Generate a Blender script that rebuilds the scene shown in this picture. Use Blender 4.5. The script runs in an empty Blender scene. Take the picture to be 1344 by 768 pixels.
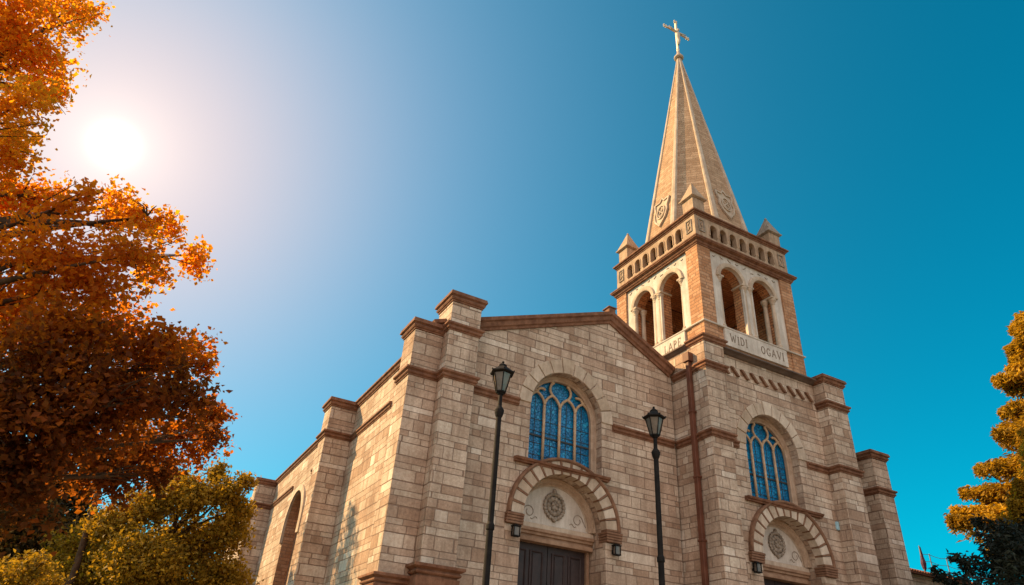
import bpy, bmesh, math, random
import numpy as np
from mathutils import Vector, Matrix
from mathutils.geometry import tessellate_polygon

scene = bpy.context.scene
R = math.radians
rnd = random.Random(11)
K = 1.6            # eye height: everything below is written relative to the eye, and lifted by K when linked

# ------------------------------------------------------------------ camera, sky, sun, exposure
cam = bpy.data.cameras.new('camera')
cam.sensor_width = 36.0
cam.lens = 889.4 / 1344 * 36
cam.clip_end = 4000
camo = bpy.data.objects.new('camera', cam)
scene.collection.objects.link(camo)
YAW, PITCH, ROLL = 0.4715, 0.5474, 0.07576
fw = Vector((math.sin(YAW)*math.cos(PITCH), math.cos(YAW)*math.cos(PITCH), math.sin(PITCH)))
rt0 = Vector((math.cos(YAW), -math.sin(YAW), 0)); up0 = rt0.cross(fw)
rt = math.cos(ROLL)*rt0 + math.sin(ROLL)*up0
up = -math.sin(ROLL)*rt0 + math.cos(ROLL)*up0
m = Matrix((rt, up, -fw)).transposed().to_4x4()
m.translation = Vector((0, 0, K))
camo.matrix_world = m
scene.camera = camo

SUN_AZ, SUN_EL = R(-48), R(34)     # azimuth from +Y towards +X
sdir = Vector((math.sin(SUN_AZ)*math.cos(SUN_EL), math.cos(SUN_AZ)*math.cos(SUN_EL), math.sin(SUN_EL)))
GLOW = Vector((-0.1603, 0.8084, 0.5664)).normalized()   # the dazzling patch of sky behind the maple

world = bpy.data.worlds.new('World'); scene.world = world
world.use_nodes = True
wt = world.node_tree; wt.nodes.clear()
def wn(t): return wt.nodes.new(t)
def wmath(op, a, b=None, c=None, clamp=False):
    n = wn('ShaderNodeMath'); n.operation = op; n.use_clamp = clamp
    for i, v in enumerate((a, b, c)):
        if v is None: continue
        if isinstance(v, (int, float)): n.inputs[i].default_value = v
        else: wt.links.new(v, n.inputs[i])
    return n.outputs[0]
def wmix(fac, a, b, mode='MIX'):
    n = wn('ShaderNodeMix'); n.data_type = 'RGBA'; n.blend_type = mode
    for s, v in ((0, fac), (6, a), (7, b)):
        if isinstance(v, (int, float)): n.inputs[s].default_value = v
        elif isinstance(v, tuple): n.inputs[s].default_value = (*v, 1)
        else: wt.links.new(v, n.inputs[s])
    return n.outputs[2]
tc = wn('ShaderNodeTexCoord')
def wdot(v):
    n = wn('ShaderNodeVectorMath'); n.operation = 'DOT_PRODUCT'
    wt.links.new(tc.outputs['Generated'], n.inputs[0]); n.inputs[1].default_value = v
    return n.outputs['Value']
sky = wn('ShaderNodeTexSky'); sky.sky_type = 'NISHITA'; sky.sun_disc = False
sky.sun_elevation = SUN_EL; sky.sun_rotation = SUN_AZ
sky.air_density = 1.0; sky.dust_density = 0.6; sky.ozone_density = 2.0
WS = 0.088
tint = wmix(1.0, sky.outputs[0], (0.0, 0.86, 0.86), 'MULTIPLY')
# pale fill glow added to the unseen sky behind the viewer, brightens the shaded front
back = wmath('SMOOTHSTEP', wdot((0, -1, 0)), 0.0, 0.75) if False else None
mr = wn('ShaderNodeMapRange'); mr.interpolation_type = 'SMOOTHSTEP'
mr.inputs['From Min'].default_value = 0.22; mr.inputs['From Max'].default_value = 0.92
wt.links.new(wdot((-0.40, -0.77, 0.497)), mr.inputs['Value'])
col = wmix(mr.outputs[0], tint, (7.7, 6.75, 6.35))
# aureole: dazzling core, then a milky lilac veil fading into the blue
d = wmath('MAXIMUM', wmath('MINIMUM', wdot(GLOW), 1.0), -1.0)
ang = wmath('ARCCOSINE', d)
def gauss(s): return wmath('EXPONENT', wmath('MULTIPLY', wmath('POWER', wmath('DIVIDE', ang, s), 2.0), -1.0))
def expo(s): return wmath('EXPONENT', wmath('MULTIPLY', wmath('DIVIDE', ang, s), -1.0))
col = wmix(wmath('MULTIPLY', gauss(0.49), 0.64), col, (2.9, 3.5, 4.7))
col = wmix(wmath('MULTIPLY', gauss(0.25), 0.86), col, (5.2, 4.1, 4.0))
core = wmath('ADD', wmath('MULTIPLY', gauss(0.017), 14.0), wmath('MULTIPLY', expo(0.060), 3.2))
glowc = wmix(1.0, (1.0, 0.86, 0.66), core, 'MULTIPLY')
col = wmix(1.0, col, glowc, 'ADD')
bg = wn('ShaderNodeBackground'); bg.inputs[1].default_value = WS
wt.links.new(col, bg.inputs[0])
wo = wn('ShaderNodeOutputWorld'); wt.links.new(bg.outputs[0], wo.inputs[0])

sl = bpy.data.lights.new('sun', 'SUN'); sl.energy = 5.0; sl.angle = R(0.5); sl.color = (1.0, 0.62, 0.28)
so = bpy.data.objects.new('sun', sl); scene.collection.objects.link(so)
so.rotation_euler = sdir.to_track_quat('Z', 'Y').to_euler(); so.location = (0, 0, 60)

vs = scene.view_settings
vs.view_transform = 'Standard'; vs.look = 'None'; vs.gamma = 1.0; vs.exposure = 1.0
vs.use_curve_mapping = False
scene.render.engine = 'CYCLES'
scene.cycles.max_bounces = 8; scene.cycles.diffuse_bounces = 6; scene.cycles.transmission_bounces = 6
scene.cycles.sample_clamp_indirect = 6.0
scene.cycles.use_denoising = True

# ------------------------------------------------------------------ materials
class NT:
    def __init__(s, name):
        s.m = bpy.data.materials.new(name); s.m.use_nodes = True
        s.t = s.m.node_tree; s.t.nodes.clear()
        s.out = s.t.nodes.new('ShaderNodeOutputMaterial')
        s.b = s.t.nodes.new('ShaderNodeBsdfPrincipled')
        s.t.links.new(s.b.outputs[0], s.out.inputs[0])
    def n(s, t): return s.t.nodes.new(t)
    def put(s, v, sock):
        if isinstance(v, (int, float)): sock.default_value = v
        elif isinstance(v, (tuple, list)): sock.default_value = v if len(v) == len(sock.default_value) else (*v, 1)
        elif v is not None: s.t.links.new(v, sock)
    def math(s, op, a, b=None, c=None, clamp=False):
        n = s.n('ShaderNodeMath'); n.operation = op; n.use_clamp = clamp
        for i, v in enumerate((a, b, c)): s.put(v, n.inputs[i])
        return n.outputs[0]
    def mix(s, f, a, b, mode='MIX'):
        n = s.n('ShaderNodeMix'); n.data_type = 'RGBA'; n.blend_type = mode
        s.put(f, n.inputs[0]); s.put(a, n.inputs[6]); s.put(b, n.inputs[7])
        return n.outputs[2]
    def uv(s):
        n = s.n('ShaderNodeUVMap'); n.uv_map = 'UVMap'; return n.outputs[0]
    def attr(s, name):
        n = s.n('ShaderNodeAttribute'); n.attribute_name = name; return n.outputs['Fac']
    def noise(s, scale, detail=4, vec=None, rough=0.6):
        n = s.n('ShaderNodeTexNoise'); n.inputs['Scale'].default_value = scale
        n.inputs['Detail'].default_value = detail; n.inputs['Roughness'].default_value = rough
        if vec is None:
            vec = s.n('ShaderNodeTexCoord').outputs['Object']
        s.t.links.new(vec, n.inputs['Vector']); return n.outputs['Fac']
    def white(s, a, b=0.0):
        c = s.n('ShaderNodeCombineXYZ'); s.put(a, c.inputs[0]); s.put(b, c.inputs[1])
        n = s.n('ShaderNodeTexWhiteNoise'); n.noise_dimensions = '3D'
        s.t.links.new(c.outputs[0], n.inputs['Vector']); return n.outputs['Value']
    def ramp(s, f, stops, interp='LINEAR'):
        n = s.n('ShaderNodeValToRGB'); n.color_ramp.interpolation = interp
        el = n.color_ramp.elements
        while len(el) < len(stops): el.new(0.5)
        for e, (p, c) in zip(el, stops): e.position = p; e.color = (*c, 1)
        s.put(f, n.inputs[0]); return n.outputs[0]
    def rng(s, v, a, b, c=0.0, d=1.0):
        n = s.n('ShaderNodeMapRange'); n.interpolation_type = 'SMOOTHSTEP'
        for i, x in enumerate((v, a, b, c, d)): s.put(x, n.inputs[i])
        return n.outputs[0]
    def bump(s, h, dist, strength=1.0):
        n = s.n('ShaderNodeBump'); n.inputs['Distance'].default_value = dist; n.inputs['Strength'].default_value = strength
        s.put(h, n.inputs['Height']); s.t.links.new(n.outputs[0], s.b.inputs['Normal'])
    def base(s, c, rough=0.8, metal=0.0, spec=0.3):
        s.put(c, s.b.inputs['Base Color']); s.put(rough, s.b.inputs['Roughness']); s.put(metal, s.b.inputs['Metallic'])
        s.b.inputs['Specular IOR Level'].default_value = spec
        return s.m

def masonry(name, stops, ch, bw, joint, mortar, split=0.35, wob=0.30, dirt=0.25, bumpd=0.02, grain=18.0, streak=0.0):
    s = NT(name)
    sx = s.n('ShaderNodeSeparateXYZ'); s.t.links.new(s.uv(), sx.inputs[0])
    u, v = sx.outputs[0], sx.outputs[1]
    wv = s.noise(1.3, 2); wv = s.math('MULTIPLY', s.math('SUBTRACT', wv, 0.5), ch*0.12)
    vv = s.math('DIVIDE', s.math('ADD', v, wv), ch)
    vv = s.math('ADD', vv, s.math('MULTIPLY', s.math('SINE', s.math('MULTIPLY', vv, 1.93)), wob*0.9))
    row = s.math('FLOOR', vv); fv = s.math('FRACT', vv)
    r1 = s.white(row, 3.1); r2 = s.white(row, 8.7)
    w = s.math('MULTIPLY', s.math('ADD', s.math('MULTIPLY', r2, 0.55), 0.75), bw)
    uu = s.math('DIVIDE', s.math('ADD', u, s.math('MULTIPLY', r1, 9.0)), w)
    uu = s.math('ADD', uu, s.math('MULTIPLY', s.math('SINE', s.math('ADD', s.math('MULTIPLY', uu, 2.3), s.math('MULTIPLY', r1, 40.0))), 0.22))
    cell = s.math('FLOOR', uu); fu = s.math('FRACT', uu)
    sp = s.math('LESS_THAN', s.white(row, s.math('ADD', cell, 0.37)), split)
    mul = s.math('ADD', sp, 1.0)
    fu2 = s.math('MULTIPLY', fu, mul); sub = s.math('FLOOR', fu2); fu2 = s.math('FRACT', fu2)
    idd = s.math('ADD', cell, s.math('MULTIPLY', sub, 0.43))
    du = s.math('MULTIPLY', s.math('DIVIDE', s.math('MINIMUM', fu2, s.math('SUBTRACT', 1.0, fu2)), mul), w)
    dv = s.math('MULTIPLY', s.math('MINIMUM', fv, s.math('SUBTRACT', 1.0, fv)), ch)
    dd = s.math('MINIMUM', du, dv)
    rag = s.noise(22.0, 3)
    dd = s.math('ADD', dd, s.math('MULTIPLY', s.math('SUBTRACT', rag, 0.5), joint*1.3))
    stone = s.rng(dd, joint*0.45, joint*1.1)
    rc = s.white(row, s.math('ADD', idd, 0.11)); rb = s.white(row, s.math('ADD', idd, 5.3))
    c = s.ramp(rc, stops)
    g = s.noise(grain, 6, rough=0.7); g2 = s.noise(1.1, 4); g3 = s.noise(grain*0.25, 3)
    c = s.mix(0.42, c, s.ramp(g, [(0.3, (0.36, 0.33, 0.31)), (0.5, (0.62, 0.60, 0.58)), (0.72, (0.95, 0.93, 0.90))]), 'OVERLAY')
    c = s.mix(dirt, c, s.ramp(g2, [(0.36, (0.42, 0.37, 0.33)), (0.6, (1, 1, 1))]), 'MULTIPLY')
    c = s.mix(0.22, c, s.ramp(g3, [(0.35, (0.60, 0.50, 0.42)), (0.65, (1, 1, 1))]), 'MULTIPLY')
    if streak:      # rain streaks and soot running down the stones
        cb = s.n('ShaderNodeCombineXYZ'); s.put(s.math('MULTIPLY', u, 5.0), cb.inputs[0]); s.put(s.math('MULTIPLY', v, 0.35), cb.inputs[1])
        st = s.noise(1.0, 5, cb.outputs[0], 0.7)
        c = s.mix(streak, c, s.ramp(st, [(0.38, (0.46, 0.40, 0.36)), (0.60, (1, 1, 1))]), 'MULTIPLY')
        fine = s.noise(70.0, 3, rough=0.75)
        c = s.mix(0.35, c, s.ramp(fine, [(0.3, (0.36, 0.34, 0.32)), (0.5, (0.5, 0.5, 0.5)), (0.7, (0.70, 0.69, 0.67))]), 'OVERLAY')
    c = s.mix(stone, mortar, c)
    h = s.math('ADD', s.math('MULTIPLY', stone, s.math('ADD', s.math('MULTIPLY', rb, 0.5), 0.6)), s.math('MULTIPLY', g, 0.35))
    s.bump(h, bumpd)
    return s.base(c, 0.9, 0, 0.15)

STONE = masonry('ashlar_stone', [(0.0, (0.37, 0.27, 0.20)), (0.15, (0.44, 0.335, 0.26)), (0.45, (0.50, 0.41, 0.33)), (0.7, (0.57, 0.475, 0.39)), (0.88, (0.51, 0.425, 0.345)), (1.0, (0.74, 0.66, 0.56))],
                0.19, 0.78, 0.0095, (0.25, 0.175, 0.13), wob=0.30, split=0.42, dirt=0.46, streak=0.42, bumpd=0.028)
BRICK = masonry('tan_brick', [(0.0, (0.39, 0.205, 0.11)), (0.5, (0.47, 0.265, 0.15)), (1.0, (0.55, 0.335, 0.21))],
                0.115, 0.34, 0.011, (0.27, 0.16, 0.10), split=0.1, wob=0.0, bumpd=0.012, grain=30, dirt=0.4, streak=0.25)
SPIRE = masonry('spire_brick', [(0.0, (0.37, 0.25, 0.16)), (0.5, (0.43, 0.30, 0.20)), (1.0, (0.50, 0.36, 0.245))],
                0.13, 0.36, 0.012, (0.33, 0.22, 0.145), split=0.1, wob=0.0, dirt=0.35, bumpd=0.012, grain=25, streak=0.25)
DARKBRICK = masonry('belfry_inner_brick', [(0.0, (0.40, 0.18, 0.085)), (1.0, (0.54, 0.27, 0.135))],
                0.10, 0.30, 0.010, (0.12, 0.07, 0.05), split=0.1, wob=0.0, bumpd=0.01, grain=25)

def plain(name, c1, c2, scale=6.0, rough=0.85, spec=0.2, metal=0.0, bd=0.004, fine=40.0, useattr=False, wear=0.0):
    s = NT(name)
    a = s.noise(scale, 5); b = s.noise(fine, 4)
    c = s.mix(s.rng(a, 0.3, 0.7), c1, c2)
    if useattr:
        c = s.mix(s.attr('tint'), s.mix(1.0, c, (0.72, 0.66, 0.60), 'MULTIPLY'), c)
    c = s.mix(0.25, c, s.ramp(b, [(0.3, (0.45, 0.43, 0.41)), (0.7, (1, 1, 1))]), 'MULTIPLY')
    if wear:
        sx = s.n('ShaderNodeSeparateXYZ'); s.t.links.new(s.uv(), sx.inputs[0])
        cb = s.n('ShaderNodeCombineXYZ'); s.put(s.math('MULTIPLY', sx.outputs[0], 7.0), cb.inputs[0]); s.put(s.math('MULTIPLY', sx.outputs[1], 0.8), cb.inputs[1])
        st = s.noise(1.0, 5, cb.outputs[0], 0.7)
        c = s.mix(wear, c, s.ramp(st, [(0.36, (0.40, 0.35, 0.31)), (0.60, (1, 1, 1))]), 'MULTIPLY')
    if bd: s.bump(s.math('ADD', a, s.math('MULTIPLY', b, 0.6)), bd)
    return s.base(c, rough, metal, spec)

TERRA = plain('terracotta_trim', (0.17, 0.080, 0.048), (0.29, 0.150, 0.092), 5.0, bd=0.014, wear=0.45)
LIME = plain('dressed_limestone', (0.46, 0.37, 0.285), (0.60, 0.50, 0.395), 3.0, bd=0.008, wear=0.35)
VOUSS = plain('voussoir_stone', (0.55, 0.465, 0.375), (0.71, 0.62, 0.51), 4.0, bd=0.01, useattr=True, wear=0.35)
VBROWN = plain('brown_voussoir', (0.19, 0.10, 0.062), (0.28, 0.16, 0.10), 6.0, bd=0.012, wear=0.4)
TANSTONE = plain('tan_stone', (0.38, 0.27, 0.185), (0.51, 0.38, 0.27), 3.5, bd=0.012, wear=0.5)
PLASTER = plain('pale_plaster', (0.52, 0.475, 0.42), (0.67, 0.625, 0.565), 2.2, bd=0.006, wear=0.35)
CARVED = plain('carved_stone', (0.20, 0.165, 0.13), (0.36, 0.305, 0.25), 9.0, bd=0.006)
LETTER = plain('incised_letter', (0.16, 0.125, 0.095), (0.27, 0.22, 0.175), 9.0, bd=0)
SLATE = plain('roof_lead', (0.10, 0.075, 0.065), (0.17, 0.13, 0.11), 3.0, 0.7)
RED = plain('red_tile', (0.13, 0.055, 0.035), (0.22, 0.09, 0.055), 7.0, bd=0.01)
IRON = plain('black_iron', (0.008, 0.007, 0.007), (0.016, 0.014, 0.013), 8.0, 0.7, 0.15, 0.0, 0.002)
LAMPGLASS = plain('frosted_lamp_glass', (0.10, 0.085, 0.07), (0.19, 0.16, 0.13), 4.0, 0.25, 0.5, 0, 0)
PIPE = plain('rust_downpipe', (0.10, 0.036, 0.020), (0.16, 0.060, 0.034), 3.0, 0.6, 0.3, 0, 0.002)
WOOD = plain('dark_door_wood', (0.026, 0.017, 0.018), (0.045, 0.028, 0.027), 5.0, 0.5, 0.35, 0, 0.003)
FRAME = plain('tan_tracery', (0.40, 0.27, 0.16), (0.55, 0.40, 0.26), 6.0, 0.7, 0.3, 0, 0.003)
TANFR = plain('tan_moulding', (0.38, 0.275, 0.195), (0.50, 0.385, 0.29), 5.0, 0.8, 0.2, 0, 0.006, wear=0.3)
RUSTFR = plain('rust_frame', (0.25, 0.15, 0.095), (0.37, 0.245, 0.165), 5.0, 0.75, 0.2, 0, 0.004)
LEAD = plain('lead_bar', (0.03, 0.035, 0.04), (0.05, 0.055, 0.06), 5.0, 0.6, 0.3, 0, 0)
GOLDM = plain('gilt_metal', (0.62, 0.47, 0.30), (0.82, 0.68, 0.50), 6.0, 0.4, 0.5, 0.35, 0)
BLUEBOX = plain('pale_blue_enamel', (0.28, 0.50, 0.60), (0.36, 0.60, 0.70), 4.0, 0.4, 0.5, 0, 0)
WOODG = plain('weathered_rail', (0.12, 0.13, 0.14), (0.2, 0.2, 0.2), 5.0, 0.6, 0.4, 0, 0)
POLEM = plain('purple_banner', (0.05, 0.018, 0.045), (0.14, 0.07, 0.10), 14.0, 0.8, 0.2, 0, 0)
BARK = plain('bark', (0.06, 0.038, 0.024), (0.11, 0.07, 0.045), 6.0, 0.95, 0.1, 0, 0.03)
PAVE = masonry('paving', [(0.0, (0.30, 0.25, 0.20)), (0.5, (0.38, 0.32, 0.26)), (1.0, (0.46, 0.39, 0.32))], 0.5, 0.9, 0.012, (0.16, 0.13, 0.10), wob=0.0)
GRASS = plain('lawn', (0.07, 0.075, 0.02), (0.14, 0.12, 0.04), 0.6, 0.95, 0.1, 0, 0.03)

def stained():
    s = NT('stained_glass')
    sx = s.n('ShaderNodeSeparateXYZ'); s.t.links.new(s.uv(), sx.inputs[0])
    vo = s.n('ShaderNodeTexVoronoi'); vo.feature = 'F1'; vo.inputs['Scale'].default_value = 13.0
    s.t.links.new(s.uv(), vo.inputs['Vector'])
    ve = s.n('ShaderNodeTexVoronoi'); ve.feature = 'DISTANCE_TO_EDGE'; ve.inputs['Scale'].default_value = 13.0
    s.t.links.new(s.uv(), ve.inputs['Vector'])
    sp = s.n('ShaderNodeSeparateXYZ'); s.t.links.new(vo.outputs['Color'], sp.inputs[0])
    c = s.ramp(sp.outputs[0], [(0.0, (0.003, 0.15, 0.37)), (0.35, (0.004, 0.21, 0.47)), (0.6, (0.006, 0.27, 0.57)), (0.85, (0.004, 0.18, 0.44)), (1.0, (0.02, 0.36, 0.64))])
    big = s.noise(2.2, 5)
    c = s.mix(0.6, c, s.ramp(big, [(0.36, (0.34, 0.42, 0.50)), (0.62, (1, 1, 1))]), 'MULTIPLY')
    e = s.rng(ve.outputs['Distance'], 0.02, 0.07)
    c = s.mix(e, (0.004, 0.10, 0.22), c)
    s.bump(s.math('ADD', s.math('MULTIPLY', sp.outputs[1], 0.6), e), 0.012)
    return s.base(c, 0.22, 0, 0.45)
GLASS = stained()

def leafmat(name, stops, tr_mul, trans=0.5):
    s = NT(name)
    c = s.ramp(s.attr('tint'), stops)
    s.base(c, 0.6, 0, 0.25)
    t = s.n('ShaderNodeBsdfTranslucent')
    tcx = s.mix(1.0, c, tr_mul, 'MULTIPLY'); s.put(tcx, t.inputs['Color'])
    mx = s.n('ShaderNodeMixShader'); mx.inputs[0].default_value = trans
    s.t.links.new(s.b.outputs[0], mx.inputs[1]); s.t.links.new(t.outputs[0], mx.inputs[2])
    s.t.links.new(mx.outputs[0], s.out.inputs[0])
    return s.m
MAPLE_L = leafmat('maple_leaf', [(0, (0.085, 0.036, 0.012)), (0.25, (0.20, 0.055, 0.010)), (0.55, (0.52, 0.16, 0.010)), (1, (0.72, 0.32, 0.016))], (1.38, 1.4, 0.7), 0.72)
GOLD_L = leafmat('golden_leaf', [(0, (0.11, 0.085, 0.014)), (0.5, (0.29, 0.19, 0.018)), (1, (0.50, 0.32, 0.028))], (1.4, 1.25, 0.6), 0.45)
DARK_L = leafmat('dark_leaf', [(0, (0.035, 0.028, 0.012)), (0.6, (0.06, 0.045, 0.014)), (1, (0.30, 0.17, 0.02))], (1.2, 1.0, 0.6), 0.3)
FIR_L = leafmat('dark_fir_needle', [(0, (0.014, 0.020, 0.016)), (1, (0.035, 0.045, 0.028))], (1.0, 1.0, 0.7), 0.2)
LARCH_L = leafmat('larch_needle', [(0, (0.21, 0.12, 0.012)), (0.5, (0.40, 0.24, 0.016)), (1, (0.58, 0.37, 0.03))], (1.35, 1.25, 0.6), 0.45)

# ------------------------------------------------------------------ mesh helpers
def link(o, parent=None):
    scene.collection.objects.link(o)
    if parent is not None: o.parent = parent
    return o

class MB:
    """collects shapes in eye-relative coordinates and links them as ONE mesh object"""
    def __init__(s): s.v = []; s.f = []; s.mi = []; s.ti = []
    def add(s, verts, faces, mi=0, tint=None):
        o = len(s.v); s.v += [tuple(p) for p in verts]
        t = rnd.random() if tint is None else tint
        for f in faces: s.f.append([i+o for i in f]); s.mi.append(mi); s.ti.append(t)
        return s
    def box(s, x0, x1, y0, y1, z0, z1, mi=0):
        v = [(x, y, z) for z in (z0, z1) for y in (y0, y1) for x in (x0, x1)]
        return s.add(v, [(0,2,3,1), (4,5,7,6), (0,1,5,4), (2,6,7,3), (0,4,6,2), (1,3,7,5)], mi)
    def prism(s, pts, off, mi=0, tint=None):
        """planar polygon pts (3D) extruded by vector off"""
        n = len(pts); off = Vector(off); a = [Vector(p) for p in pts]; b = [p+off for p in a]
        f = [tuple(range(n)), tuple(range(2*n-1, n-1, -1))] + [(i, i+n, (i+1) % n+n, (i+1) % n) for i in range(n)]
        return s.add(a+b, f, mi, tint)
    def holed(s, outer, holes, off, mi=0, mi_side=None):
        """planar polygon with holes extruded by off"""
        off = Vector(off); loops = [[Vector(p) for p in l] for l in [outer]+holes]
        flat = [p for l in loops for p in l]; n = len(flat)
        tris = tessellate_polygon(loops)
        v = flat+[p+off for p in flat]
        s.add(v, [tuple(t) for t in tris]+[(t[2]+n, t[1]+n, t[0]+n) for t in tris], mi)
        base = len(s.v)-2*n; i0 = 0
        for l in loops:
            k = len(l)
            for i in range(k):
                a, b = base+i0+i, base+i0+(i+1) % k
                s.f.append([a, b, b+n, a+n]); s.mi.append(mi if mi_side is None else mi_side); s.ti.append(0.5)
            i0 += k
        return s
    def sweep(s, path, N, prof, closed=False, mi=0):
        """profile [(a,b)] along path; a = along dir x N (mitred), b = along N"""
        P = [Vector(p) for p in path]; N = Vector(N).normalized(); n = len(P); k = len(prof); V = []
        for i in range(n):
            if closed: d0 = P[i]-P[i-1]; d1 = P[(i+1) % n]-P[i]
            else:
                d0 = P[i]-P[i-1] if i else P[1]-P[0]
                d1 = P[i+1]-P[i] if i < n-1 else P[i]-P[i-1]
            n0 = d0.normalized().cross(N); n1 = d1.normalized().cross(N)
            mm = (n0+n1); mm.normalize(); mm /= max(0.25, mm.dot(n0))
            for (a, b) in prof: V.append(P[i]+mm*a+N*b)
        F = []
        for i in range(n if closed else n-1):
            j = (i+1) % n
            for q in range(k): F.append((i*k+q, i*k+(q+1) % k, j*k+(q+1) % k, j*k+q))
        if not closed: F += [tuple(range(k)), tuple(range(n*k-1, (n-1)*k-1, -1))]
        return s.add(V, F, mi)
    def tube(s, path, rad, seg=6, mi=0):
        P = [Vector(p) for p in path]; n = len(P); V = []
        ref = None
        for i in range(n):
            d = (P[min(i+1, n-1)]-P[max(i-1, 0)]).normalized()
            if ref is None:
                ref = d.cross(Vector((0, 0, 1)))
                if ref.length < 0.05: ref = d.cross(Vector((1, 0, 0)))
            ref = (ref-d*ref.dot(d)).normalized(); bi = d.cross(ref)
            r = rad[i] if isinstance(rad, (list, tuple)) else rad
            for q in range(seg):
                t = 2*math.pi*q/seg; V.append(P[i]+ref*(r*math.cos(t))+bi*(r*math.sin(t)))
        F = [(i*seg+q, i*seg+(q+1) % seg, (i+1)*seg+(q+1) % seg, (i+1)*seg+q) for i in range(n-1) for q in range(seg)]
        F += [tuple(range(seg)), tuple(range(n*seg-1, (n-1)*seg-1, -1))]
        return s.add(V, F, mi)
    def lathe(s, c, prof, seg=16, mi=0, rot=0.0, cap=True):
        x, y, z0 = c; V = []; n = len(prof)
        for (r, z) in prof:
            for q in range(seg):
                t = 2*math.pi*q/seg+rot; V.append((x+r*math.cos(t), y+r*math.sin(t), z0+z))
        F = [(i*seg+q, i*seg+(q+1) % seg, (i+1)*seg+(q+1) % seg, (i+1)*seg+q) for i in range(n-1) for q in range(seg)]
        if cap: F += [tuple(range(seg-1, -1, -1)), tuple(range((n-1)*seg, n*seg))]
        return s.add(V, F, mi)
    def ball(s, c, r, seg=10, rings=6, sc=(1, 1, 1), mi=0):
        V = []; F = []
        for i in range(rings+1):
            a = math.pi*i/rings
            for q in range(seg):
                t = 2*math.pi*q/seg
                V.append((c[0]+sc[0]*r*math.sin(a)*math.cos(t), c[1]+sc[1]*r*math.sin(a)*math.sin(t), c[2]+sc[2]*r*math.cos(a)))
        F = [(i*seg+q, (i+1)*seg+q, (i+1)*seg+(q+1) % seg, i*seg+(q+1) % seg) for i in range(rings) for q in range(seg)]
        return s.add(V, F, mi)
    def build(s, name, mats, parent=None, origin=(0, 0, -K), smooth=False, bevel=0.0, recalc=True, own=False):
        """own: the object keeps its origin at `origin` (top-level things); children share the root's origin"""
        me = bpy.data.meshes.new(name)
        me.from_pydata(s.v, [], s.f); me.update()
        for mm in (mats if isinstance(mats, (list, tuple)) else [mats]): me.materials.append(mm)
        me.polygons.foreach_set('material_index', s.mi)
        at = me.attributes.new('tint', 'FLOAT', 'FACE'); at.data.foreach_set('value', s.ti)
        if recalc or bevel:
            bm = bmesh.new(); bm.from_mesh(me)
            bmesh.ops.remove_doubles(bm, verts=bm.verts, dist=1e-5)
            bmesh.ops.dissolve_degenerate(bm, edges=bm.edges, dist=1e-5)
            bmesh.ops.recalc_face_normals(bm, faces=bm.faces)
            if bevel:
                es = [e for e in bm.edges if len(e.link_faces) == 2 and e.calc_face_angle(0) > 0.5]
                bmesh.ops.bevel(bm, geom=es, offset=bevel, segments=1, affect='EDGES', clamp_overlap=True)
            bm.to_mesh(me); bm.free()
        boxuv(me)
        if smooth: me.polygons.foreach_set('use_smooth', [True]*len(me.polygons))
        co = np.empty(len(me.vertices)*3, np.float32); me.vertices.foreach_get('co', co); co = co.reshape(-1, 3)
        co -= np.array(origin, np.float32); me.vertices.foreach_set('co', co.ravel()); me.update()
        o = bpy.data.objects.new(name, me); link(o, parent)
        if parent is None: o.location = (origin[0], origin[1], origin[2]+K)
        return o

def boxuv(me):
    """wall-aligned UVs in metres: u along the wall, v up the wall"""
    uvl = me.uv_layers.new(name='UVMap')
    nl = len(me.loops); vi = np.empty(nl, np.int32); me.loops.foreach_get('vertex_index', vi)
    co = np.empty(len(me.vertices)*3, np.float32); me.vertices.foreach_get('co', co); co = co.reshape(-1, 3)
    npol = len(me.polygons); nn = np.empty(npol*3, np.float32); me.polygons.foreach_get('normal', nn); nn = nn.reshape(-1, 3)
    ls = np.empty(npol, np.int32); lt = np.empty(npol, np.int32)
    me.polygons.foreach_get('loop_start', ls); me.polygons.foreach_get('loop_total', lt)
    order = np.repeat(np.arange(npol), lt)      # loops are stored polygon by polygon
    n = nn[order]; p = co[vi]
    t = np.stack([-n[:, 1], n[:, 0], np.zeros(nl)], 1); ln = np.linalg.norm(t, axis=1)
    flat = ln < 0.3
    t[flat] = (1, 0, 0); t[~flat] /= ln[~flat, None]
    b = np.cross(n, t)
    uv = np.stack([(p*t).sum(1), (p*b).sum(1)], 1)
    uvl.data.foreach_set('uv', uv.astype(np.float32).ravel())

def tag(o, label=None, cat=None, group=None, kind=None):
    if label: o['label'] = label
    if cat: o['category'] = cat
    if group: o['group'] = group
    if kind: o['kind'] = kind
    return o
def thing(name, loc, label, cat, group=None):
    o = bpy.data.objects.new(name, None); link(o); o.location = (loc[0], loc[1], loc[2]+K)
    o.empty_display_size = 0.3
    return tag(o, label, cat, group)

def arc(cx, zs, rx, rz, n=24, a0=0.0, a1=math.pi):
    """points right -> left over the top, in the (u,z) plane"""
    return [(cx+rx*math.cos(a0+(a1-a0)*i/n), zs+rz*math.sin(a0+(a1-a0)*i/n)) for i in range(n+1)]
def arch_poly(cx, z0, zs, rx, rz, n=24):
    return [(cx-rx, z0), (cx+rx, z0)] + arc(cx, zs, rx, rz, n)

MOULD = [(0, 0), (0.022, 0.0), (0.022, 0.035), (0.045, 0.04), (0.06, 0.06), (0.06, 0.085), (0.045, 0.10), (0.045, 0.115), (0.08, 0.14), (0.095, 0.15), (0.095, 0.195), (0.07, 0.205), (0.0, 0.222)]
CAP = [(-0.02, 0), (0.025, 0.0), (0.025, 0.035), (0.05, 0.045), (0.07, 0.08), (0.07, 0.10), (0.055, 0.112), (0.055, 0.13), (0.09, 0.155), (0.105, 0.16), (0.105, 0.21), (0.08, 0.222), (-0.02, 0.25)]
def sc_prof(p, a, b): return [(x*a, y*b) for x, y in p]

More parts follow.
